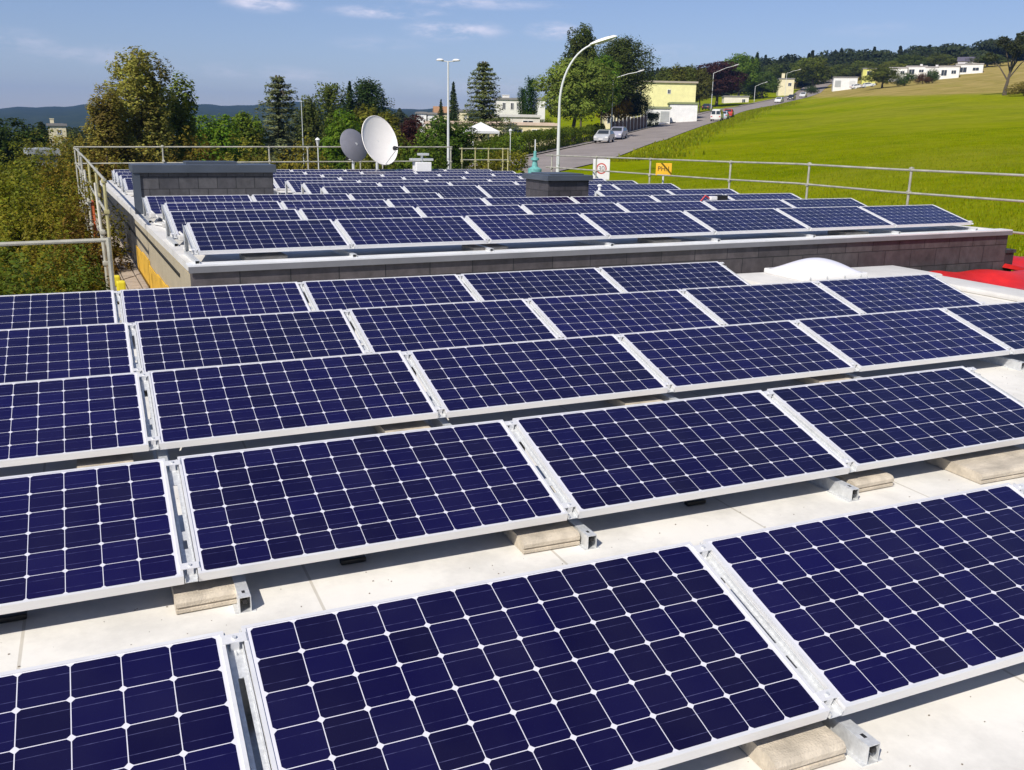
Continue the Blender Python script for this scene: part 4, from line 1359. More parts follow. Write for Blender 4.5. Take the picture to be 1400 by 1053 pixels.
tree_px('shrub', 'bush', 1262, 100, 310, 22, (.05, .026, .016), 45, 'reddish brown shrub before the white terrace', 'shrub')
tree_px('shrub', 'bush', 1276, 94, 311, 18, (.03, .055, .014), 46, 'green shrub right of the reddish shrub before the terrace', 'shrub')

# lone orchard tree on the meadow, thin crown on a leaning trunk
x, y, g = place(1373, 205)
lt = empty('orchard_tree', (x, y, g), (0, 0, R(-50)), label='lone gnarled fruit tree with leaning dark trunk on the meadow at right', cat='tree')
o = link_mesh('trunk', trunk_mesh('trunk', 6.2, .34, [(2.6, -3.0, .4, 6.6), (3.0, 3.6, -.5, 7.4), (3.6, .5, 2.8, 8.5), (4.0, .8, -2.8, 8.2), (4.5, 2.0, .2, 10.0), (4.0, -1.4, -.6, 9.2)], 3, lean=1.2), lt)
o = link_mesh('crown', blob_crown('crown', [(-3.2, .4, 6.9, 1.5, 1.5, 1.0), (3.8, -.5, 7.8, 1.9, 1.7, 1.2), (.5, 2.9, 8.8, 1.6, 1.5, 1.1), (.8, -2.9, 8.5, 1.6, 1.6, 1.2), (2.1, .2, 10.3, 1.7, 1.6, 1.3), (-1.5, -.6, 9.4, 1.6, 1.6, 1.2), (1.0, 0, 7.6, 1.4, 1.4, 1.0)], 2600, .22, 8, .7, .45), lt)
o.color = (.06, .068, .022, 1)
tree_px('shrub', 'bush', 1402, 112, 200, 40, (.085, .075, .02), 47, 'olive shrub at the right picture edge beside the lone fruit tree', 'shrub')

# hedges along the road
def hedge(D0, D1, off, h, thick, col, label, seed, pts=None):
    """clipped hedge running along the road at a sideways offset"""
    rng = np.random.default_rng(seed)
    if pts is None:
        n_ = 40
        L_ = [road_at(d, off) for d in np.linspace(D0, D1, n_)]
    else:
        n_ = 12
        L_ = [place(pts[0] + (pts[1] - pts[0]) * t, D0 + (D1 - D0) * t) for t in np.linspace(0, 1, n_)]
    xs, ys = [l[0] for l in L_], [l[1] for l in L_]
    x0, y0 = xs[0], ys[0]; g0 = gz(x0, y0)
    dist = np.concatenate([[0], np.cumsum(np.hypot(np.diff(xs), np.diff(ys)))])
    k = int(dist[-1] * 900)
    s = rng.uniform(0, dist[-1], k)
    px_, py_ = np.interp(s, dist, xs), np.interp(s, dist, ys)
    dx, dy = np.interp(s + .3, dist, xs) - np.interp(s - .3, dist, xs), np.interp(s + .3, dist, ys) - np.interp(s - .3, dist, ys)
    l = np.hypot(dx, dy) + 1e-9; nx, ny = dy / l, -dx / l
    a_ = rng.uniform(-.6, math.pi + .6, k)
    rr_ = (1 - .35 * rng.random(k) ** 1.6) * (1 + .14 * np.sin(s * 2.1) * np.sin(a_ * 3 + s) + .10 * np.sin(s * 5.3 + 2 * a_))
    cu, cv = np.sign(np.cos(a_)) * np.abs(np.cos(a_)) ** .55, np.sign(np.sin(a_)) * np.abs(np.sin(a_)) ** .55
    uu, vv = cu * rr_ * thick / 2, h * (.38 + .60 * cv * rr_)
    vv = np.maximum(vv, .02)
    X, Y = px_ + nx * uu, py_ + ny * uu
    Z = gzv(px_, py_) + vv
    me = leaf_mesh('crown', np.stack([X - x0, Y - y0, Z - g0], 1), np.stack([nx * cu, ny * cu, cv + .2], 1), .085, rng, .6, .45 + .22 * np.sin(s * .9 + seed) + rng.normal(0, .2, k))
    root = empty('hedge', (x0, y0, g0), label=label, cat='hedge')
    o = link_mesh('foliage', me, root); o.color = (col[0] * 2.4, col[1] * 2.2, col[2] * 1.15, 1)
    b = MB()
    for t in np.arange(.4, dist[-1], 1.2):
        xx, yy = float(np.interp(t, dist, xs)) - x0, float(np.interp(t, dist, ys)) - y0
        zz = gz(xx + x0, yy + y0) - g0
        b.tube([(xx, yy, zz - .1), (xx + .1, yy, zz + h * .4), (xx - .05, yy + .1, zz + h * .75)], [.05, .035, .015], 5)
    b.tube([(xs[0] + (xs[j] - xs[0]) - x0, ys[j] - y0, gz(xs[j], ys[j]) - g0 + h * .25) for j in range(0, n_, 3)], .02, 5)
    b.build('stems', M_BARK, root)
    return root


hedge(66, 111, -5.9, 2.0, 2.0, (.052, .078, .012), 'long clipped green hedge beside the road behind the big street lamp', 50)
hedge(113, 123, -5.6, 1.9, 1.6, (.050, .072, .014), 'shorter hedge behind the parked silver cars', 51)
hedge(50, 56, 0, 1.7, 1.8, (.085, .090, .016), 'low yellowish hedge behind the short scaffold frame', 52, (618, 704))
hedge(62, 66, 0, 2.3, 2.4, (.055, .088, .014), 'tall loose hedge in front of the white garden pavilion', 53, (640, 700))
hedge(140, 146, 0, 2.6, 2.0, (.045, .062, .016), 'dark hedge before the white house with dark windows', 55, (676, 752))
hedge(152, 161, -5.2, 2.1, 1.5, (.035, .045, .014), 'dark clipped conifer hedge at the end of the wooden fence', 54)

# the bank of shrubs on the low ground to the left
bank = [(62, 214, 43, 90, (.075, .085, .015)), (45, 207, 45, 60, (.075, .085, .015)), (66, 212, 47, 60, (.07, .08, .018)), (88, 188, 120, 50, (.09, .10, .02)), (-10, 236, 22, 170, OLIVE), (62, 226, 27, 110, (.070, .084, .014)), (20, 205, 42, 120, (.07, .085, .018)), (92, 212, 33, 90, (.090, .074, .016)), (30, 275, 17, 190, (.074, .084, .012)), (105, 262, 19, 120, (.080, .078, .014)),
        (-30, 330, 12.5, 190, (.055, .074, .012)), (70, 318, 14, 150, (.090, .082, .015)), (128, 300, 17, 90, (.080, .055, .018)), (30, 372, 10.8, 200, (.040, .060, .014)), (112, 356, 12.2, 110, (.045, .066, .015)),
        (150, 225, 34, 70, (.085, .06, .018)), (175, 240, 30, 60, (.07, .075, .016)), (75, 192, 60, 80, (.085, .09, .02)), (110, 196, 50, 60, (.095, .085, .02)), (205, 215, 40, 90, (.085, .07, .018))]
btxt = ['wide green shrub right below the grey shed roof', 'green shrub before the left end of the grey shed roof', 'olive shrub before the grey shed roof at far left', 'light shrub under the small cream house at far left', 'olive shrub at the left edge level with the fire wall box', 'olive shrub left of the scaffold corner', 'green shrub on the far bank at left below the dark tree', 'brown tinged shrub just left of the tall scaffold corner', 'broad olive shrub at the middle of the left bank',
        'yellow brown shrub beside the middle of the scaffold tubes', 'olive shrub at the left edge above the single tube', 'wide russet shrub above the single scaffold tube', 'reddish shrub touching the scaffold tubes', 'dark green shrub right behind the near left panels',
        'dark green shrub under the end of the single scaffold tube', 'brown shrub behind the scaffold corner', 'olive shrub seen through the scaffold walkway', 'yellow green shrub below the small cream house', 'yellowish shrub left of the birch foot', 'brown shrub behind the left end of the fire wall box']
for i, (px, yt, D, w, c) in enumerate(bank):
    tree_px('shrub', 'bush', px, yt, D, w * 1.3, c, 60 + i % 5, btxt[i], 'shrub', 'shrubs on the left bank', fine=5 if D < 25 else 2)


for i, (px, yt, D, w, c, txt) in enumerate([(1150, 88, 395, 34, (.040, .055, .018), 'dark round tree behind the white garage block'), (1178, 84, 400, 38, (.050, .066, .020), 'olive tree behind the small yellow house'),
        (1243, 76, 410, 46, (.036, .052, .018), 'dark tree over the second terrace house'), (1285, 74, 415, 44, (.046, .060, .02), 'olive tree over the third terrace house'), (1352, 76, 402, 46, (.040, .056, .018), 'dark tree right of the grey roofed house'),
        (1218, 84, 405, 30, (.060, .074, .02), 'lighter tree over the leftmost terrace house'), (1060, 88, 372, 30, (.034, .05, .018), 'dark tree left of the cream chimney house'), (1090, 86, 392, 30, (.05, .07, .02), 'olive tree right of the cream chimney house')]):
    tree_px('broadleaf_tree', ('round', 'broad')[i % 2], px, yt, D, w, c, 70 + i % 3, txt, group='trees behind the hillside houses')


def wood(name, spots, label, seed, size, n, colr):
    """a wood that reads as one mass: crowns of many trees in one mesh"""
    rng = np.random.default_rng(seed)
    Ps, Ns, T = [], [], []
    for (x, y, z, h, w, con) in spots:
        k = int(n * rng.uniform(.8, 1.2))
        base = rng.uniform(.1, .85)
        if con:
            t = rng.random(k) ** 1.3; a = rng.uniform(0, 6.28, k)
            r_ = w * .42 * (1 - t) ** .8 * (.55 + .45 * rng.random(k)) * (1 + .25 * np.sin(t * 40))
            Ps.append(np.stack([x + r_ * np.cos(a), y + r_ * np.sin(a), z + h * (.08 + .92 * t)], 1)); Ns.append(np.stack([np.cos(a), np.sin(a), .5 + 0 * a], 1))
            T.append(base * .35 + rng.normal(0, .1, k))
        else:
            for q in range(5):
                c = np.array([x + rng.uniform(-.28, .28) * w, y + rng.uniform(-.28, .28) * w, z + h * rng.uniform(.4, .78)])
                d = rng.normal(size=(k // 5, 3)); d /= np.linalg.norm(d, axis=1, keepdims=True)
                Ps.append(c + d * (1 - .45 * rng.random((k // 5, 1)) ** 1.6) * [w * .3, w * .3, h * .24]); Ns.append(d + [0, 0, .4]); T.append(base + rng.normal(0, .16, k // 5))
    me = leaf_mesh(name, np.concatenate(Ps), np.concatenate(Ns), size, rng, .7, np.concatenate(T))
    o = link_mesh(name, me)
    o.color = (*colr, 1)
    tag(o, label, 'wood', kind='stuff')


rw = random.Random(77)
sp = []
for i in range(270):
    px = rw.uniform(870, 1480)
    D = np.interp(px, [870, 1060, 1150, 1400, 1480], [330, 390, 420, 440, 430]) + rw.uniform(-10, 130)
    x, y, g = place(px, D)
    ytop = np.interp(px, [870, 900, 960, 1070, 1100, 1130, 1200, 1260, 1300, 1350, 1400, 1480], [104, 98, 92, 76, 74, 72, 68, 64, 60, 57, 48, 42]) + rw.uniform(-3, 16) 
    zt = atD(px, ytop, D)[2]
    if zt - g < 5: continue
    con = rw.random() < .3
    sp.append((x, y, g, (zt - g) * (1.05 if con else 1.0), rw.uniform(6, 9) if con else rw.uniform(12, 20), con))
wood('ridge_wood', sp, 'dark mixed wood along the ridge above the meadow and white terrace', 5, .62, 1300, (.046, .062, .022))
sp = []
for i in range(110):
    px = rw.uniform(-90, 340) if i < 80 else rw.uniform(340, 600); D = rw.uniform(150, 420) if i < 80 else rw.uniform(260, 480)
    x, y, g = place(px, D)
    sp.append((x, y, g, rw.uniform(7, 11), rw.uniform(8, 13), rw.random() < .15))
wood('valley_wood', sp, 'mass of trees on the low ground before the blue hills', 6, .36, 1300, (.060, .078, .022))


# tall grass at the roadside and along the near meadow
def grass():
    rng = np.random.default_rng(9)
    n = 15000
    t = rng.random(n)
    D = 46 + 230 * t ** 1.5
    i0 = np.array([int(np.argmin(np.abs(np.hypot(RX[I0:], RY[I0:]) - d))) + I0 for d in D])
    off = 5.6 + np.abs(rng.normal(0, 1.6, n))
    x = RX[i0] + RNX[i0] * off + rng.normal(0, .5, n); y = RY[i0] + RNY[i0] * off + rng.normal(0, .5, n)
    m2 = 70000
    a = np.radians(rng.uniform(32, 58, m2)); d2 = 17 + 70 * rng.random(m2) ** 2.4
    x = np.concatenate([x, d2 * np.sin(a)]); y = np.concatenate([y, d2 * np.cos(a)])
    hgt = np.concatenate([rng.uniform(.08, .34, n), rng.uniform(.03, .085, m2)])
    keep = ~((x < 14.6) & (y < 30) & (x > -1))
    x, y, hgt = x[keep], y[keep], hgt[keep]; n = len(x)
    z = gzv(x, y)
    yaw = rng.uniform(0, 6.28, n); w = hgt * .32
    lx, ly = rng.normal(0, .25, n) * hgt, rng.normal(0, .25, n) * hgt
    cx, sx = np.cos(yaw) * w, np.sin(yaw) * w
    V = np.stack([np.stack([x - cx, y - sx, z - .03], 1), np.stack([x + cx, y + sx, z - .03], 1), np.stack([x + lx + cx * .3, y + ly + sx * .3, z + hgt], 1), np.stack([x + lx - cx * .3, y + ly - sx * .3, z + hgt], 1)], 1).reshape(-1, 3)
    me = bpy.data.meshes.new('meadow_grass')
    me.from_pydata(V.tolist(), [], np.arange(4 * n).reshape(n, 4).tolist())
    at = me.attributes.new('tint', 'FLOAT', 'POINT'); at.data.foreach_set('value', np.repeat(rng.uniform(.2, .75, n), 4).astype(np.float32))
    me.materials.append(LEAF)
    o = link_mesh('meadow_grass', me)
    o.color = (.25, .28, .004, 1)
    tag(o, 'long green grass on the verge and meadow', 'grass', kind='stuff')


grass()


# ------------------------------------------------------------------ houses
WHITE = (.74, .73, .70); CREAM = (.72, .64, .42); YELW = (.80, .75, .36); BROWNR = (.26, .13, .07); GREYR = (.22, .21, .20)
M_ROOFT = objcol_mat('house_roof', .8)
M_DOORC = objcol_mat('house_door', .55)


def house(name, px, yb, yt, wpx, D, turn, wall, label, cat='house', group=None, roof='flat', roofc=GREYR, wins=(), doors=(), chimney=None, d=6.0, over=.18, side_wins=()):
    """box house; local -Y is the side facing the viewer; wins: (x, z, width, height) as shares of that side; doors: (x, width, height, colour)"""
    x, y = atD(px, yb, D)[:2]
    zb, zt = atD(px, yb, D)[2], atD(px, yt, D)[2]
    h = (zt - zb) - (.32 if roof == 'flat' else 0)
    w = wpx / FPX * float(np.array([x, y, zb]) @ FW) / math.cos(R(turn))
    if roof != 'flat': h *= .55
    root = empty(name, (x, y, zb), (0, 0, -math.atan2(x, y) + R(turn)), label=label, cat=cat, group=group)
    b = MB(); b.box((-w / 2, 0, -max(3, zb - gz(x, y) + 3)), (w / 2, d, h)); o = b.build('wall', M_WALL, root); o.color = (*wall, 1)
    b = MB()
    if roof == 'flat':
        b.box((-w / 2 - over, -over, h), (w / 2 + over, d + over, h + .32)); b.box((-w / 2 + .3, .3, h + .32), (w / 2 - .3, d - .3, h + .36))
    else:
        e = .35
        b.prism([(-e, h), (d + e, h), (d / 2, zt - zb)], -w / 2 - e, w / 2 + e, 'x')
    o = b.build('roof', M_ROOFT, root); o.color = (*roofc, 1)
    if chimney:
        cx, cy, chh, cs = chimney
        b = MB(); b.box((cx * w - cs, cy - cs, h + .2), (cx * w + cs, cy + cs, h + chh)); b.box((cx * w - cs - .06, cy - cs - .06, h + chh), (cx * w + cs + .06, cy + cs + .06, h + chh + .1)); q = b.build('chimney', M_WALL, o); q.color = (*wall, 1)
    for (wx, wz, ww, wh) in wins:
        wx, wz, ww, wh = wx * w, wz * h, ww * w, wh * h
        b = MB(); b.box((wx - ww / 2 - .07, -.05, wz - .07), (wx + ww / 2 + .07, -.003, wz + wh + .07)); f = b.build('window', M_WHITE, root)
        b = MB(); b.box((wx - ww / 2, -.056, wz), (wx - .03, -.05, wz + wh)); b.box((wx + .03, -.056, wz), (wx + ww / 2, -.05, wz + wh)); b.build('pane', M_GLASS, f)
    for (sy, wz, ww, wh) in side_wins:
        b = MB(); b.box((-w / 2 - .05, sy - ww / 2, wz * h), (-w / 2 - .003, sy + ww / 2, (wz + wh) * h)); b.build('window', M_GLASS, root)
    for (wx, ww, wh, c) in doors:
        wx, ww, wh = wx * w, ww * w, wh * h
        b = MB(); b.box((wx - ww / 2, -.05, -.05), (wx + ww / 2, -.003, wh))
        for k in range(1, 4): b.box((wx - ww / 2 + .03, -.06, wh * k / 4 - .015), (wx + ww / 2 - .03, -.05, wh * k / 4 + .015))
        o = b.build('door', M_DOORC, root); o.color = (*c, 1)
    return root


WD = (.60, .60, .58); GD = (.36, .37, .36)
house('yellow_house', 913, 156, 111, 72, 188, 12, YELW, 'pale yellow two storey house with flat tan roof left of the road', roofc=(.42, .36, .28), wins=[(.0, .66, .05, .12)], side_wins=[(1.2, .6, .9, .25), (5, .55, 1.6, .25)], over=.3, d=8)
house('garage', 934, 160, 140, 37, 176, 4, WHITE, 'bright white garage with plain wall by the road below the yellow house', 'garage', roofc=(.20, .23, .10))
house('garage', 900, 166, 146, 31, 168, 4, WHITE, 'white garage with panelled doors beside the dark hedge', 'garage', roofc=(.24, .26, .15), doors=[(-.25, .42, .8, WD), (.27, .38, .8, GD)])
house('garden_house', 846, 176, 152, 40, 162, 4, CREAM, 'small cream house half hidden behind the pine and fence', wins=[(-.3, .35, .2, .4), (.25, .35, .2, .4)])
house('long_bungalow', 1006, 145, 131, 33, 288, 6, (.72, .66, .56), 'long low cream garage right of the copper beech', 'garage', wins=[(.3, .4, .12, .35)])
house('cream_house', 1074, 129, 107, 20, 345, 6, CREAM, 'cream house with square chimney near the top of the road', chimney=(-.22, 2, 1.9, .5), wins=[(.22, .55, .2, .2)])
house('white_garage', 1155, 119, 105, 31, 345, 4, WHITE, 'long white garage block at the top end of the meadow', 'garage', doors=[(-.3, .25, .7, GD), (.3, .25, .7, WD)])
house('yellow_cottage', 1187, 115, 93, 17, 352, 4, (.62, .60, .16), 'small yellow house behind parked cars above the meadow', wins=[(0, .6, .35, .25)])
terr = [(1227, 106, 92, 23, 362, 'leftmost'), (1252, 104, 90, 26, 366, 'second'), (1274, 110, 91, 19, 360, 'third'), (1296, 107, 90, 26, 352, 'fourth'), (1324, 102, 87, 34, 368, 'rightmost')]
for i, (px, yb, yt, w, D, t) in enumerate(terr):
    house('terrace_house', px, yb, yt, w, D, -2, (.76, .74, .70), f'flat roofed white terrace house above the stubble field, {t} of five', group='white terrace on the hill', roofc=(.38, .35, .33),
          wins=[(-.22, .22, .26, .5), (.24, .38, .22, .3)], chimney=(.2, 3, .9, .4) if i in (1, 2) else None)
house('hip_roof_house', 1323, 92, 77, 26, 400, 0, (.6, .58, .6), 'grey roofed house rising behind the white terrace at right', roof='gable', roofc=(.10, .09, .12), wins=[(0, .4, .3, .35)])
house('white_house', 577, 168, 153, 12, 165, 3, WHITE, 'small white house farthest left of the village houses', wins=[(0, .4, .25, .3)])
house('white_house', 591, 168, 154, 11, 163, 3, WHITE, 'narrow white house right next to the leftmost village house', wins=[(.1, .4, .2, .3)])
house('brown_roofed_house', 605, 166, 145, 18, 172, 3, CREAM, 'cream house with brown pitched roof left of the twin lamp post', roof='gable', roofc=(.36, .20, .10))
house('cream_house', 634, 168, 150, 13, 158, 3, CREAM, 'cream house between the thin spruce and the tall bluish spruce', wins=[(.2, .4, .2, .3)])
house('white_house', 697, 158, 134, 37, 165, 4, (.74, .72, .66), 'white house with dark windows left of the cypresses', wins=[(-.22, .4, .1, .4), (.08, .4, .1, .4), (.28, .4, .06, .4)], chimney=(-.12, 3, .8, .6))
house('white_house', 740, 156, 134, 10, 165, 4, WHITE, 'white house block right of the cypresses', wins=[(.1, .5, .2, .2)])
house('long_flat_house', 711, 172, 157, 54, 130, 5, (.66, .62, .56), 'long grey white flat roofed house below the cypresses', roofc=(.60, .58, .55), wins=[(.2, .3, .25, .3)])
house('dark_clad_house', 673, 174, 158, 20, 132, 5, (.11, .09, .075), 'dark timber clad house part under the tall bluish spruce', roofc=(.2, .2, .2))
house('yellow_bungalow', 672, 190, 167, 180, 114, 3, (.72, .62, .38), 'long low yellow bungalow with flat pale roof behind the hedges', roofc=(.62, .48, .38), wins=[(.34, .4, .06, .3), (.2, .4, .06, .3)])
house('cream_house', 80, 194, 169, 22, 150, 0, CREAM, 'small cream house at far left under the blue hills', chimney=(-.25, 2, .9, .25), wins=[(.1, .5, .2, .25)], d=4)
house('shed', 61, 216, 204, 32, 58, 4, (.30, .31, .32), 'grey flat shed roof among the shrubs at far left', 'shed', roofc=(.30, .32, .33), d=3)

# white garden pavilion
x, y, g = place(657, 84)
zt = atD(657, 167, 84)[2]
pv = empty('garden_pavilion', (x, y, g), label='white tent roofed garden pavilion in front of the yellow bungalow', cat='pavilion')
hh = zt - g
b = MB(); b.add([(-1.25, -1.25, hh - .75), (1.25, -1.25, hh - .75), (1.25, 1.25, hh - .75), (-1.25, 1.25, hh - .75), (0, 0, hh), (-1.25, -1.25, hh - .95), (1.25, -1.25, hh - .95), (1.25, 1.25, hh - .95), (-1.25, 1.25, hh - .95)],
             [(0, 1, 4), (1, 2, 4), (2, 3, 4), (3, 0, 4), (0, 5, 6, 1), (1, 6, 7, 2), (2, 7, 8, 3), (3, 8, 5, 0)]); b.build('tent_roof', M_WHITE, pv)
for sx in (-1, 1):
    for sy in (-1, 1):
        b = MB(); b.tube([(1.2 * sx, 1.2 * sy, 0), (1.2 * sx, 1.2 * sy, hh - .85)], .04, 6); b.build('leg', M_WHITE, pv)

# dark wooden fence by the road
x0, y0, _, _ = road_at(125, -4.8); x1, y1, _, _ = road_at(151, -4.7); g0, g1 = gz(x0, y0), gz(x1, y1)
Lf = math.hypot(x1 - x0, y1 - y0)
fe = empty('wooden_fence', (x0, y0, g0), (0, -math.atan2(g1 - g0, Lf), math.atan2(y1 - y0, x1 - x0)), label='dark brown wooden board fence rising along the road beside the pine', cat='fence')
b = MB()
for k in range(int(Lf / .2)):
    b.cbox((k * .2, -.012, .05), (k * .2 + .17, .012, 1.95 + .03 * (k % 2)), .004)
b.build('board_panel', M_WOODF, fe)
for k in range(int(Lf / 2.6) + 1):
    b = MB(); b.cbox((k * 2.6 - .05, -.08, -.3), (k * 2.6 + .05, -.014, 2.2), .008); b.build('post', M_LAMPW, fe)

# low garden wall right of the fence
x0, y0, _, _ = road_at(163, -4.8); g0 = gz(x0, y0)
gw = empty('garden_wall', (x0, y0, g0), (0, 0, R(38)), label='low white garden wall at the roadside below the garages', cat='wall')
b = MB(); b.cbox((-.2, 0, -.4), (3.4, .22, .45), .01); b.build('wall', M_WHITE, gw)
b = MB(); b.cbox((-.26, -.05, .45), (3.46, .27, .52), .01); b.build('coping', M_CAPL, gw)


# ------------------------------------------------------------------ street lamps
def arm_lamp(px, ytop, D, arm_px, rise_px, label, big=False, group=None):
    x, y, g = place(px, D)
    zt = atD(px, ytop + (18 if not big else 0), D)[2]
    H_ = zt - g
    s = D / FPX
    arm, rise = arm_px * s, rise_px * s
    root = empty('street_lamp', (x, y, g), (0, 0, -math.atan2(x, y)), label=label, cat='street lamp', group=group)
    b = MB()
    if big:
        b.tube([(0, 0, 0), (0, 0, 1.2), (0, 0, H_ * .45), (0, 0, H_ - rise)], [.115, .10, .085, .07], 12)
        b.build('pole', M_LAMPW, root, smooth=True)
        b = MB()
        pts = [(0, 0, H_ - rise)]
        for k in range(1, 12):
            t = k / 11 * math.pi / 2 * .84
            pts.append((arm * 1.28 * (1 - math.cos(t)), 0, H_ - rise + rise * 1.02 * math.sin(t)))
        b.tube(pts, [.07 - .002 * k for k in range(12)], 10); b.build('arm', M_LAMPW, root, smooth=True)
        e = Vector(pts[-1])
    else:
        b.tube([(0, 0, 0), (0, 0, H_ * .3), (0, 0, H_)], [.09, .075, .06], 8); b.build('pole', M_LAMPW, root, smooth=True)
        b = MB(); b.tube([(0, 0, H_ - .05), (arm * .5, 0, H_ + rise * .62), (arm * .8, 0, H_ + rise * .85)], .04, 8); b.build('arm', M_LAMPW, root, smooth=True)
        e = Vector((arm * .8, 0, H_ + rise * .85))
    L_ = 1.45 if big else arm * .25
    Mh = Matrix.Translation(e) @ Matrix.Rotation(-R(17), 4, 'Y')
    k_ = .25 if big else .13
    b = MB()
    prof = [(-.1, .06), (0, .5), (.25, .92), (.6, 1.0), (.9, .8), (1.0, .35)]
    vs = []; fs = []
    for (t, w) in prof:
        for j in range(10):
            a = 2 * math.pi * j / 10
            zz = math.sin(a); vs.append((Mh @ Vector((t * L_, k_ * w * math.cos(a), .03 + k_ * w * (.62 if zz > 0 else .32) * zz)))[:])
    for i in range(len(prof) - 1):
        for j in range(10): fs.append((i * 10 + j, i * 10 + (j + 1) % 10, (i + 1) * 10 + (j + 1) % 10, (i + 1) * 10 + j))
    fs.append(tuple(range(10))); fs.append(tuple((len(prof) - 1) * 10 + j for j in range(9, -1, -1)))
    b.add(vs, fs); hd = b.build('lamp_head', M_WHITE, root, smooth=True)
    b = MB(); b.cbox((L_ * .15, -k_ * .55, -k_ * .36), (L_ * .88, k_ * .55, -k_ * .2), .02, M=Mh); b.build('lens', M_LENS, hd)
    if big:
        b = MB(); b.box((-.07, -.122, .9), (.07, -.09, 1.35)); b.build('service_hatch', M_GALV, root)
    return root


arm_lamp(762, 60, 54, 40, 75, 'tall white street lamp with curved arm right of centre', True)
arm_lamp(835, 89, 124, 38, 9, 'grey street lamp in front of the large pine', group='lamps along the road')
arm_lamp(972, 82, 234, 30, 10, 'grey street lamp against the copper beech', group='lamps along the road')
arm_lamp(1031, 100, 292, 14, 5, 'thin street lamp at the roadside behind the red car', group='lamps along the road')
arm_lamp(1073, 82, 335, 16, 4, 'street lamp beside the chimney of the cream house', group='lamps along the road')
arm_lamp(1140, 76, 440, 8, 3, 'farthest lamp post at the left end of the white garage block', group='lamps along the road')

# twin headed lamp
x, y, g = place(613, 58)
zt = atD(613, 84, 58)[2]; H_ = zt - g
tl = empty('twin_lamp', (x, y, g), (0, 0, -math.atan2(x, y)), label='tall thin lamp post with two white heads left of the bluish spruce', cat='street lamp')
b = MB(); b.tube([(0, 0, 0), (0, 0, H_ * .25), (0, 0, H_)], [.12, .085, .05], 10); b.build('pole', M_LAMPW, tl, smooth=True)
b = MB(); b.tube([(-.42, 0, H_ + .02), (0, 0, H_ - .02), (.42, 0, H_ + .02)], .03, 6); b.build('crossarm', M_LAMPW, tl)
for s in (-1, 1):
    b = MB(); b.lathe([(0, .10), (.10, .085), (.17, .02), (.15, -.03), (0, -.05)], 12, M=Matrix.Translation((s * .48, 0, H_ + .05)) @ Matrix.Diagonal((1.4, .8, 1, 1))); b.build('lamp_head', M_WHITE, tl, smooth=True)
for (px, yt, D, txt) in [(697, 176, 58, 'beside the tall loose hedge'), (440, 188, 44, 'left of the grey dish behind the rail')]:
    x, y, g = place(px, D); zt = atD(px, yt, D)[2]; H_ = zt - g
    gl = empty('garden_lamp', (x, y, g), label='slim garden lamp post with pale lantern ' + txt, cat='garden lamp', group='garden lamps')
    b = MB(); b.tube([(0, 0, 0), (0, 0, H_ - .35)], .024, 8); b.build('pole', M_LAMPW, gl)
    b = MB(); b.lathe([(.04, H_ - .38), (.09, H_ - .14), (.12, H_ - .11), (.07, H_ - .04), (0, H_)], 10); b.build('lantern', M_LENS, gl, smooth=True)
# flag-like thin pole left (mast)
x, y, g = place(418, 70)
b = MB(); zt = atD(418, 140, 70)[2]; b.tube([(0, 0, 0), (0, 0, zt - g)], [.035, .02], 8); b.lathe([(.05, zt - g), (.05, zt - g + .05), (0, zt - g + .08)], 8)
o = b.build('flagpole', M_LAMPW, loc=(x, y, g), smooth=True); tag(o, 'bare thin pole standing in front of the trees right of the cedar', 'pole')


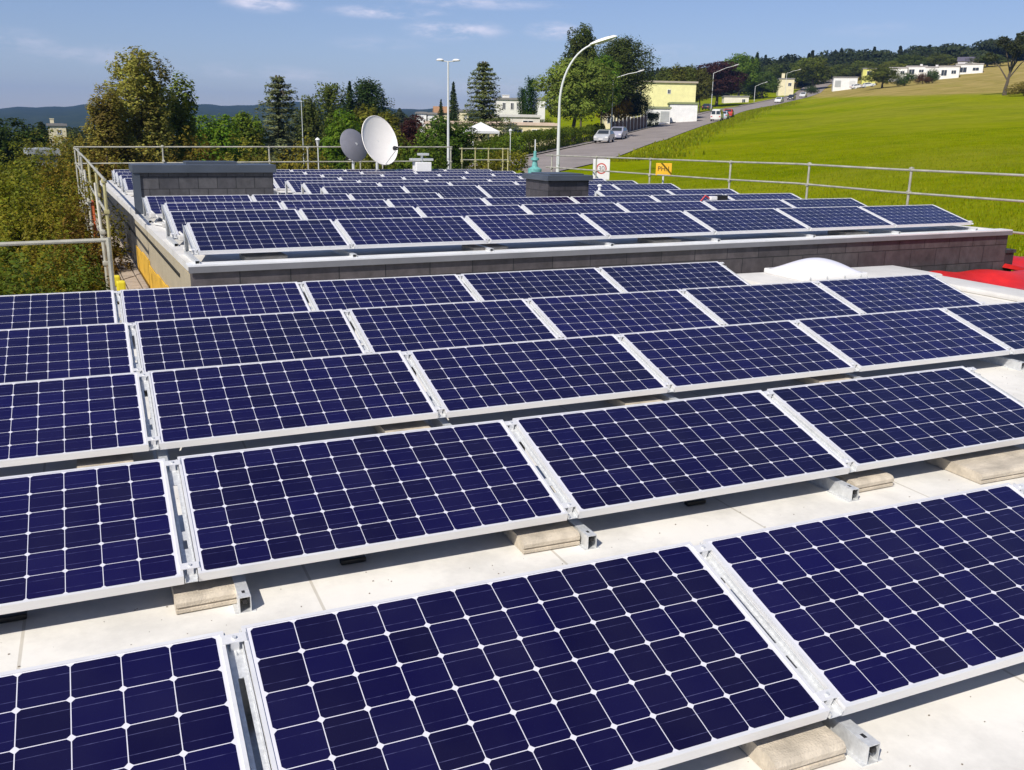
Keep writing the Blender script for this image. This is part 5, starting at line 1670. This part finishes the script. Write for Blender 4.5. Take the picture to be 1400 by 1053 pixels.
# ------------------------------------------------------------------ cars
def car_proto(kind):
    root = empty('parked_car')
    if kind == 'van': prof = [(-2.1, .35), (-2.15, .95), (-2.05, 1.85), (-1.9, 1.95), (1.0, 1.95), (1.5, 1.2), (2.1, 1.0), (2.2, .6), (2.15, .35)]; hw = .88; top = 1.2
    else: prof = [(-2.05, .32), (-2.12, .62), (-2.0, .92), (-1.75, 1.0), (-1.25, 1.42), (-.3, 1.47), (.35, 1.38), (1.05, .98), (1.85, .84), (2.1, .62), (2.08, .32)]; hw = .86; top = .98
    b = MB()
    n = len(prof); vs = []; fs = []
    def half(z): return hw * (1 - .20 * max(0, (z - top)) / .5) if z > top else hw * (.95 + .05 * min(1, (z - .3) / .35))
    rows = [(-1.0, 0.0), (-.93, .0), (.93, 0), (1.0, 0)]
    for sx, k in ((-1, 0), (-.9, .035), (.9, .035), (1, 0)):
        for (x, z) in prof:
            vs.append((x * (1 - .015 * (abs(sx) == 1)), half(z) * sx, z + (k if z > .5 else 0) * .6))
    for r_ in range(3):
        for i in range(n):
            j = (i + 1) % n
            fs.append((r_ * n + i, r_ * n + j, (r_ + 1) * n + j, (r_ + 1) * n + i))
    fs.append(tuple(range(n - 1, -1, -1))); fs.append(tuple(3 * n + i for i in range(n)))
    b.add(vs, fs)
    b.build('body', M_CAR, root, smooth=True)
    g = MB()
    if kind == 'van':
        for s in (-1, 1):
            g.add([(-1.7, s * .86, 1.25), (1.05, s * .86, 1.25), (.8, s * .79, 1.75), (-1.7, s * .79, 1.75)], [(0, 1, 2, 3)])
        for s in (-1, 1):
            g.add([(-2.15, s * .08, 1.15), (-2.15, s * .72, 1.15), (-2.09, s * .68, 1.72), (-2.09, s * .08, 1.72)], [(0, 1, 2, 3)])
        g.add([(1.52, -.7, 1.24), (1.52, .7, 1.24), (1.08, .66, 1.86), (1.08, -.66, 1.86)], [(0, 1, 2, 3)])
    else:
        for s in (-1, 1):
            y0, y1 = s * .868, s * .735
            g.add([(-1.55, y0, 1.0), (-.35, y0, 1.0), (-.35, y1 * 1.01, 1.37), (-1.15, y1 * 1.03, 1.34)], [(0, 1, 2, 3)])
            g.add([(-.28, y0, 1.0), (.78, y0, .99), (.28, y1 * 1.03, 1.33), (-.28, y1 * 1.01, 1.38)], [(0, 1, 2, 3)])
        g.add([(1.0, -.66, 1.045), (1.0, .66, 1.045), (.40, .58, 1.405), (.40, -.58, 1.405)], [(0, 1, 2, 3)])
        g.add([(-1.72, -.64, 1.06), (-1.72, .64, 1.06), (-1.29, .57, 1.415), (-1.29, -.57, 1.415)], [(0, 1, 2, 3)])
    g.build('window', M_GLASS, root)
    for x in (-1.3, 1.32):
        for s in (-1, 1):
            Mw = Matrix.Translation((x, s * (hw - .09), .32)) @ Matrix.Rotation(R(90) * (-s), 4, 'X')
            w_ = MB(); w_.lathe([(.2, -.09), (.30, -.09), (.32, -.06), (.32, .08), (.30, .11), (.21, .11)], 18, M=Mw); wo_ = w_.build('wheel', M_TYRE, root, smooth=True)
            w_ = MB(); w_.lathe([(.21, .10), (.18, .085), (.06, .10), (0, .10)], 18, M=Mw); w_.build('rim', M_GALV, wo_, smooth=True)
    for s in (-1, 1):
        q = MB(); q.cbox((prof[-2][0] - .16, s * .66 - .17, .60), (prof[-2][0] + .015, s * .66 + .17, .76), .03); q.build('headlight', M_LENS, root, smooth=True)
        q = MB(); q.cbox((-2.15, s * .68 - .13, .7), (-2.0, s * .68 + .13, .9), .03); q.build('tail_light', M_SIGNR, root, smooth=True)
    q = MB(); q.box((prof[-2][0] - .02, -.26, .42), (prof[-2][0] + .03, .26, .53)); q.build('number_plate', M_WHITE, root)
    return root


CAR = car_proto('car'); VAN = car_proto('van')
cu_ = {'c': False, 'v': False}


def car(kind, D, off, rev, col, label, sc=1.0, group=None, pos=None, yaw=None, px=None):
    src = CAR if kind == 'c' else VAN
    o = src if not cu_[kind] else copy_tree(src)
    cu_[kind] = True
    if pos is None and px is None:
        x, y, z, hd = road_at(D, off)
    else:
        x, y, z = place(px, D); z += .07; hd = math.atan2(FW[0], FW[1])
    o.location = (x, y, z)
    ang = R(90) - hd + (R(180) if rev else 0)
    if yaw is not None: ang = yaw
    gx, gy = math.cos(ang) * 1.3, math.sin(ang) * 1.3
    o.rotation_euler = (0, -math.atan2(gz(x + gx, y + gy) - gz(x - gx, y - gy), 2.6), ang)
    o.scale = (sc, sc, sc)
    for c_ in o.children:
        if c_.name.split('.')[0] == 'body': c_.color = (*col, 1)
    o.name = 'parked_car' if kind == 'c' else 'parked_van'
    tag(o, label, 'car' if kind == 'c' else 'van', group)


car('c', 112, -2.7, True, (.42, .43, .44), 'front silver car parked at the left kerb beside the hedge')
car('c', 119.5, -2.6, True, (.36, .36, .44), 'lavender silver car parked right behind the front silver car')
car('v', 171, 3.7, False, (.72, .71, .68), 'white van parked at the meadow side of the road')
car('c', 181, 3.7, False, (.42, .48, .56), 'pale blue car between the white van and the red car', .97)
car('c', 191, 3.6, False, (.50, .045, .025), 'red car parked in front of the white van at the meadow edge')
car('c', 276, 2.4, True, (.70, .70, .68), 'white car coming down near the top of the road')
car('c', 292, 2.6, True, (.03, .03, .035), 'dark car behind the white one near the top of the road')
car('c', 312, 2.6, True, (.6, .6, .58), 'small pale car at the very top of the road')
car('c', 240, -8.5, False, (.02, .02, .024), 'black car parked on the drive under the copper beech', yaw=R(40))
car('c', 338, 0, False, (.72, .72, .7), 'white car at the left in front of the small yellow house', px=1172, yaw=R(-20))
car('c', 336, 0, False, (.60, .62, .62), 'pale grey car at the right in front of the small yellow house', px=1187, yaw=R(-25))

# ------------------------------------------------------------------ air
hm = bpy.data.materials.new('air')
hm.use_nodes = True
hm.node_tree.nodes.clear()
ho = N(hm.node_tree, 'ShaderNodeOutputMaterial')
pvn = N(hm.node_tree, 'ShaderNodeVolumePrincipled')
pvn.inputs['Color'].default_value = (.26, .48, 1.0, 1)
pvn.inputs['Density'].default_value = .00016
pvn.inputs['Anisotropy'].default_value = .2
hm.node_tree.links.new(pvn.outputs[0], ho.inputs['Volume'])
b = MB(); b.box((-5600, -5600, -80), (5600, 5600, 190))
o = b.build('haze', hm); o['kind'] = 'stuff'
